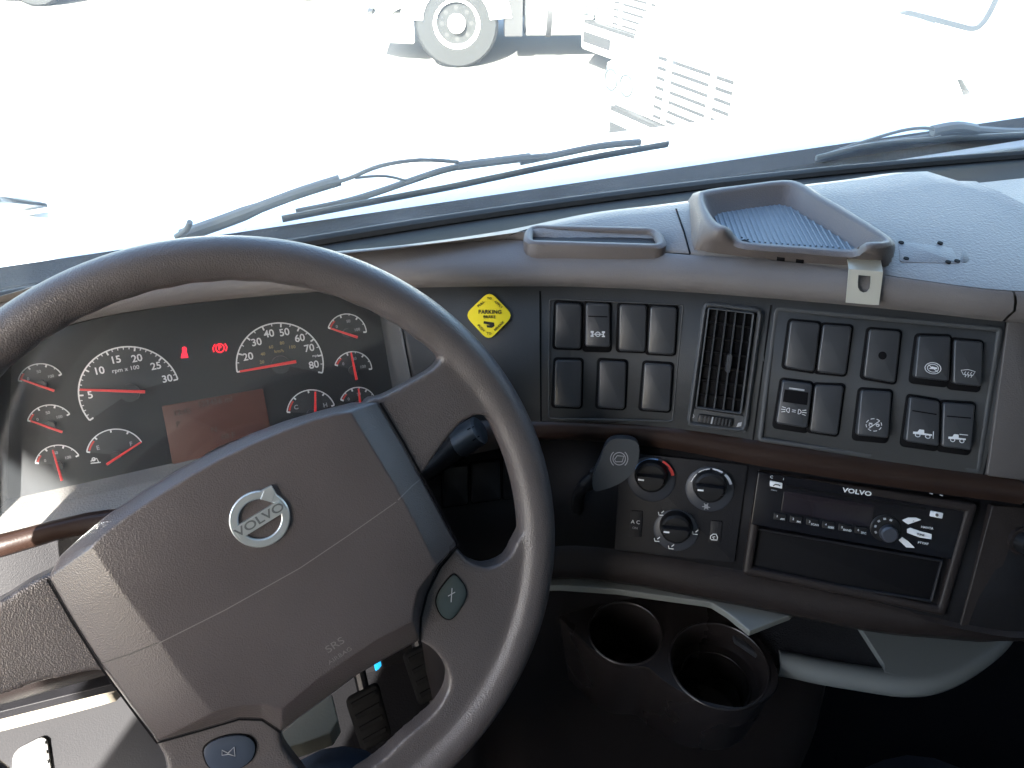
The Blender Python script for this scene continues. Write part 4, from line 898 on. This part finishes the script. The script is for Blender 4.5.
# beige column underside and left lower trim
tag(slab([(270, 752), (281, 733), (300, 716), (332, 694), (338, 720), (330, 733), (300, 744)], .64, .02, 'column_skirt', mat('skirt_plastic', (.24, .215, .16), .6, .2, 400), None, .002), 'beige plastic skirt under the steering column showing through the wheel', 'column trim')
LT = thing('left_lower_trim', 'beige bar above a louvred kick panel at the far lower left', 'kick panel', on_z(40, 720, .5))
slab([(-120, 735), (0, 708), (60, 690), (100, 676), (122, 684), (112, 694), (60, 708), (0, 723), (-120, 752)], .62, .012, 'beige_bar', beige, LT, .003)
slab([(-120, 680), (0, 655), (120, 625), (140, 640), (130, 680), (0, 712), (-120, 740)], .655, .01, 'upper_panel', lowpl, LT, .002)
slab([(-120, 752), (-20, 727), (60, 708), (112, 694), (135, 688), (180, 760), (200, 860), (-120, 860)], .56, .01, 'kick_panel', mat('kick_plastic', (.05, .05, .053), .5, .2, 600), LT, .003)
lv = Quad([(14, 752), (47, 735), (56, 800), (10, 812)], hz(.5605)); sunlitpl = mat('sunlit_louvre', (.55, .55, .52), .6)  # direct sun on the vent is put into the louvres' white colour
lv.block('louvre_base', sunlitpl, LT, .002, r=.008, b=.0008)
for i in range(6):
    v = .08+i*.15; MB().rings([[lv.at(.06, v, h), lv.at(.94, v, h), lv.at(.94, v+.05, h), lv.at(.06, v+.05, h)] for h in (.0015, .0032)]).build('louvre', sunlitpl, LT, smooth=False)
# the driver's knee
P0 = V((.03, -.22, .55)); kn = on_z(325, 788, .60)
kn = V((kn.x, kn.y, .60)); 
mb = MB(); pts = catmull([V((kn.x+.02, kn.y-.42, .56)), V((kn.x+.01, kn.y-.26, .575)), V((kn.x, kn.y-.10, .575)), V((kn.x, kn.y-.02, .555)), V((kn.x, kn.y+.02, .48)), V((kn.x, kn.y+.03, .34)), V((kn.x, kn.y+.06, .18)), V((kn.x, kn.y+.08, .06))], 5)
rr = [.09, .087, .084, .081, .078, .076, .074, .072, .070, .069, .068, .067, .067, .066, .066, .066, .064, .063, .062, .062, .061, .060, .060, .058, .057, .056, .055, .055, .054, .053, .052, .052, .052, .052, .052, .052]
LG = thing('person', 'seated driver in dark blue trousers, one knee below the steering wheel', 'person', (kn.x, kn.y, 0))
mb.tube(pts, rr[:len(pts)], 20); mb.build('trouser_leg', denim, LG, angle=80)
mb = MB(); sx, sy = kn.x, kn.y+.08
mb.rings([[V((sx+a*w_, sy+b*l_+o_, z)) for a, b in rrect(.45, .45, 5, -1, 1, -1, 1)] for z, w_, l_, o_ in ((.002, .045, .13, .07), (.035, .047, .13, .07), (.06, .042, .10, .05), (.09, .05, .055, 0))]); mb.build('shoe', black, LG)

# ------------------------------------------------------------------ wipers outside the glass
def wiper(lab, arm, armr, blade, extra, pivot):
    t = thing('windshield_wiper', lab, 'wiper', glass_hit(.02)(*pivot)[0], group='windshield wipers')
    G = glass_hit(.028); mb = MB(); mb.tube(catmull([G(*p)[0] for p in arm], 4), armr, 10); mb.build('wiper_arm', rubber, t)
    G2 = glass_hit(.008); mb = MB(); P = [G2(*p)[0] for p in blade]; mb.tube(P, (.0025, .0055), 8, up=V((0, -.845, -.535))); mb.build('blade', rubber, t)
    G3 = glass_hit(.018)
    for L, r in extra: mb = MB(); mb.tube(catmull([G3(*p)[0] for p in L], 4), r, 8); mb.build('bracket', rubber, t)
    return t
wiper('left windshield wiper with a thick dark arm, its blade ending mid-screen', [(182, 236), (230, 219), (290, 196), (340, 180)], [.0075]*6+[.006]*7, [(282, 219), (360, 204), (450, 187), (540, 168), (600, 156), (668, 144)],
      [([(330, 184), (350, 178), (380, 166), (420, 160), (458, 162)], .0022), ([(296, 212), (340, 203), (375, 193), (410, 181), (452, 168), (500, 161), (545, 156)], .0038), ([(458, 166), (490, 162), (530, 157)], .005), ([(520, 162), (560, 154), (600, 146), (640, 142)], .0042), ([(355, 178), (385, 176), (410, 182)], .0015), ([(176, 237), (186, 230), (190, 222)], .003)], (182, 236))
wiper('right windshield wiper with its spring block at the far right of the screen', [(1060, 132), (1010, 133), (970, 131), (938, 134)], [.007]*13, [(816, 158), (860, 147), (900, 142), (960, 138), (1040, 134)],
      [([(822, 156), (860, 143), (900, 131), (925, 128), (940, 131)], .0022), ([(840, 150), (880, 143), (930, 136)], .0032), ([(932, 131), (955, 127), (975, 130)], .0075)], (1040, 133))

# ------------------------------------------------------------------ own hood and mirror
HD = thing('truck_hood', 'white hood of this truck in front of the windshield', 'hood', (.45, 1.3, .6))
sec = []
for y, z, hw in ((.83, .835, 1.27), (.95, .84, 1.27), (1.2, .79, 1.27), (1.5, .655, 1.27), (1.70, .53, 1.25), (1.78, .44, 1.22), (1.82, .30, 1.2), (1.86, -.6, 1.16)):
    sec.append([V((.54+hw*math.sin(a), y-.10*abs(math.sin(a))**3, z-.34*(1-math.cos(a))**4)) for a in [R(-80+160*k/24) for k in range(25)]])
mb = MB(); mb.rings(sec, False, False, closed=False); o = HS_ = mb.build('hood_shell', paint, HD, angle=60)
s = o.modifiers.new('solid', 'SOLIDIFY'); s.thickness = .01
mb = MB(); HHD = bvh_hit(HS_); pts = [HHD(a, b)[0] for a, b in [(-12, 199), (0, 198), (30, 200), (47, 204.5), (20, 209), (-12, 210)]]
if max((p-CAM).length for p in pts) < 3: prism(mb, pts, V((0, 0, 1)), -.004, .002); mb.build('hood_latch_recess', mat('pale_rubber', (.25, .26, .26), .7), HD, smooth=False)
else: print('hood recess miss')
MR = thing('hood_mirror', 'white hood mirror housing with round lower corner at the upper right', 'mirror', (1.9, 1.75, .7))
pm = lambda x, y: on_pl(x, y, V((1.9, 1.8, .8)), V((-.45, -.85, .2)).normalized())
nn = V((-.45, -.85, .2)).normalized()
ol = catmull([pm(*p) for p in [(840, -60), (850, -5), (880, 6), (920, 16), (955, 25), (972, 29), (982, 24), (992, 8), (1004, -20), (1015, -60)]], 3, True)
mb = MB(); prism(mb, ol, nn, -.10, 0); mb.build('housing', paint, MR, bevel=.015)
mb = MB(); mb.ribbon(ol, nn, .014, .004, True); mb.build('edge_gasket', mat('pale_gasket', (.16, .17, .165), .6), MR, smooth=False)
mb = MB(); mb.tube(catmull([pm(930, 10)+nn*-.06, on_z(985, 112, .62), on_z(975, 125, .55)], 5), .008, 8); mb.build('mirror_arm', paint, MR)

# ------------------------------------------------------------------ parked trucks
def semi(lab, loc, rz):
    LOCAL[0] = True
    t = thing('parked_truck', lab, 'truck', loc, rz, 'trucks parked across the yard')
    # body frame: x right, y forward, z up; bumper face at y = 0
    B = lambda x0, x1, y0, y1, z0, z1: MB().box(((x0+x1)/2, (y0+y1)/2, (z0+z1)/2), (x1-x0, y1-y0, z1-z0))
    mb = MB()
    mb.rings([[V((s*x, y, z)) for s, x, z in ((-1, w_, z0), (-1, w_, z1-.18), (-1, w_-.22, z1), (1, w_-.22, z1), (1, w_, z1-.18), (1, w_, z0))] for y, w_, z0, z1 in ((-.04, .74, .58, 1.20), (-.22, .90, .56, 1.38), (-1.0, 1.0, .95, 1.55), (-1.95, 1.05, 1.0, 1.72))])
    mb.build('hood', paint, t, bevel=.05)
    mb = MB(); mb.rings([[V((x, y, z)) for x, y, z in ((-1.15, ya, .55), (-1.15, yb, 1.75), (-1.12, yc, 2.5), (-.95, yd, 2.9), (.95, yd, 2.9), (1.12, yc, 2.5), (1.15, yb, 1.75), (1.15, ya, .55))] for ya, yb, yc, yd in ((-1.9, -1.9, -2.35, -2.6), (-4.4, -4.4, -4.4, -4.4))]); mb.build('cab', paint, t, bevel=.06)
    MB().add([V((-1.0, -2.02, 1.86)), V((1.0, -2.02, 1.86)), V((.98, -2.31, 2.42)), V((-.98, -2.31, 2.42)), V((-1.0, -1.90, 1.82)), V((1.0, -1.90, 1.82)), V((.98, -2.25, 2.46)), V((-.98, -2.25, 2.46))], [(3, 2, 1, 0), (4, 5, 6, 7), (0, 1, 5, 4), (1, 2, 6, 5), (2, 3, 7, 6), (3, 0, 4, 7)]).build('windscreen', aglass, t, smooth=False)
    for s in (-1, 1):
        d = B(s*1.16-.015, s*1.16+.015, -3.2, -2.35, .8, 2.4).build('cab_door', paint, t, bevel=.01); B(s*1.18-.01, s*1.18+.01, -3.1, -2.5, 1.75, 2.3).build('side_window', aglass, d, smooth=False)
        # fender arch over the steer wheel
        mb = MB(); arc = [V((0, -1.05+.66*math.cos(a), .52+.66*math.sin(a))) for a in [R(5+170*k/14) for k in range(15)]]; arc2 = [V((0, -1.05+.40*math.cos(a), .52+.40*math.sin(a))) for a in [R(5+170*k/14) for k in range(15)]]
        rg = [p+V((s*.72, 0, 0)) for p in arc]+[p+V((s*.72, 0, 0)) for p in arc2[::-1]]; rg2 = [p+V((s*1.145, 0, 0)) for p in arc]+[p+V((s*1.145, 0, 0)) for p in arc2[::-1]]
        n2 = len(rg); fs_ = [(i, (i+1) % n2, n2+(i+1) % n2, n2+i) for i in range(n2)]+[tuple(v+o for v in (i, i+1, n2-2-i, n2-1-i)) for i in range(14) for o in (0, n2)]
        MB().add(rg+rg2, fs_).build('fender', paint, t)
        hl = B(s*.80-.2, s*.80+.2, -.16, .0, .66, .92).build('headlight', headl, t, bevel=.04)
        for dx in (-.10, .10): MB().rings([[V((s*.80+dx+r*math.cos(a), 0.004+h, .79+r*math.sin(a))) for a in [2*math.pi*k/20 for k in range(20)]] for r, h in ((.085, -.01), (.085, .004), (.078, .006), (.07, -.02))]).build('lamp_ring', mat('lamp_trim', (.05, .055, .055), .4), hl)
        for yy, rr_, nm in ((-1.05, .50, 'steer_wheel'), (-5.3, .50, 'drive_wheel'), (-6.5, .50, 'drive_wheel')):
            cx = s*.98; w2 = .14; ps = [(rr_*.52, -w2), (rr_*.93, -w2), (rr_, -w2*.7), (rr_, w2*.7), (rr_*.93, w2), (rr_*.58, w2), (rr_*.54, w2*.5)]
            n_ = V((s, 0, 0)); ctr_ = V((cx, yy, .5))
            mk = lambda pr: MB().rings([[ctr_+V((s*h, r*math.cos(a), r*math.sin(a))) for a in [2*math.pi*k/32 for k in range(32)]] for r, h in pr])
            ty = mk(ps).build('tyre', tyrem, t); ty.name = 'tyre'
            rm = mk([(rr_*.56, w2*.3), (rr_*.56, w2*.85), (rr_*.50, w2*.9), (rr_*.46, w2*.35), (rr_*.22, w2*.5), (rr_*.2, w2*1.0), (rr_*.05, w2*1.05)]).build('wheel_rim', paint, t)
            for k in range(8):
                a = 2*math.pi*k/8; c_ = ctr_+V((s*w2*.42, rr_*.35*math.cos(a), rr_*.35*math.sin(a)))
                if yy > -2: MB().rings([[c_+V((s*h, .028*math.cos(b), .028*math.sin(b))) for b in [2*math.pi*j/8 for j in range(8)]] for h in (0, .012)]).build('hand_hole', slotm, rm)
            if yy > -2: mk([(rr_*.17, w2*.6), (rr_*.16, w2*1.25), (rr_*.10, w2*1.35)]).build('hub_cap', mat('hub_grey', (.2, .2, .2), .5), rm)
        mb = MB(); c_ = V((s*.92, 0, .64)); mb.rings([[c_+V((s*r*math.cos(a), y, r*math.sin(a))) for a in [2*math.pi*k/24 for k in range(24)]] for y, r in ((-1.86, .28), (-1.88, .31), (-3.5, .31), (-3.52, .28))]); tk = mb.build('fuel_tank', tankm, t)
        for y in (-2.15, -2.7, -3.25): MB().rings([[c_+V((s*r*math.cos(a), y+dy, r*math.sin(a))) for a in [2*math.pi*k/24 for k in range(24)]] for dy, r in ((-.03, .312), (-.03, .322), (.03, .322), (.03, .312))]).build('tank_strap', slotm, tk)
        B(s*1.0-.12, s*1.0+.12, -1.84, -1.62, .36, .9).build('step', slotm, t, bevel=.01)
        B(s*1.28-.06, s*1.28+.06, -2.25, -2.1, 1.9, 2.4).build('door_mirror', paint, t, bevel=.03)
    mb = MB(); mb.rings([[V((x, y, z)) for x, y in ((-1.12, -.55), (-1.02, -.16), (-.84, .06), (.84, .06), (1.02, -.16), (1.12, -.55), (.9, -.5), (-.9, -.5))] for z in (.28, .56)]); bp_ = mb.build('bumper', paint, t, bevel=.04)
    [B(x0, x1, .052, .064, .37, .49).build('bumper_opening', slotm, bp_, smooth=False) for x0, x1 in ((-.80, -.28), (.28, .80))]
    B(-.84, .84, -.03, .03, .565, .60).build('bumper_gap', slotm, t, smooth=False)
    g = B(-.50, .50, -.06, -.015, .60, 1.16).build('grille', paint, t, bevel=.02)
    for i in range(7):
        z = .63+i*.072
        for x0, x1 in ((-.42, -.25), (-.19, .21), (.27, .37)): B(x0, x1, -.03, -.013, z, z+.027).build('grille_slot', slotm, g, smooth=False)
    for x in (-.38, .38): B(x-.08, x+.08, -8.0, -.4, .45, .75).build('frame_rail', slotm, t, smooth=False)
    B(-.5, .5, -6.4, -5.4, .78, 1.0).build('fifth_wheel', slotm, t, bevel=.03)
    LOCAL[0] = False
    return t
def kids(o): return [c for c in bpy.data.objects if c.parent == o]
def copy_tree(o, parent=None):
    c = o.copy(); COL.objects.link(c); c.parent = parent
    for k in kids(o): copy_tree(k, c)
    return c
hd = lambda dx, dy: math.atan2(-dx, dy)
A1 = semi('white truck whose grille and right headlight show just beyond the hood', (3.24, 5.0, GZ), hd(-.98, -.2))
for lab, loc, d in (('white truck behind the nearer grille, its bumper and dark plate recess in view', (4.35, 8.0, GZ), (-.98, -.2)), ('white truck seen side-on with its front wheel and fuel tank at the top', (2.15, 10.9, GZ), (-.95, .30)), ('truck at the far upper left of which only the dark underside shows', (-3.2, 16.6, GZ), (-.97, .24))):
    c = copy_tree(A1); c.location = loc; c.rotation_euler.z = hd(*d); c['label'] = lab
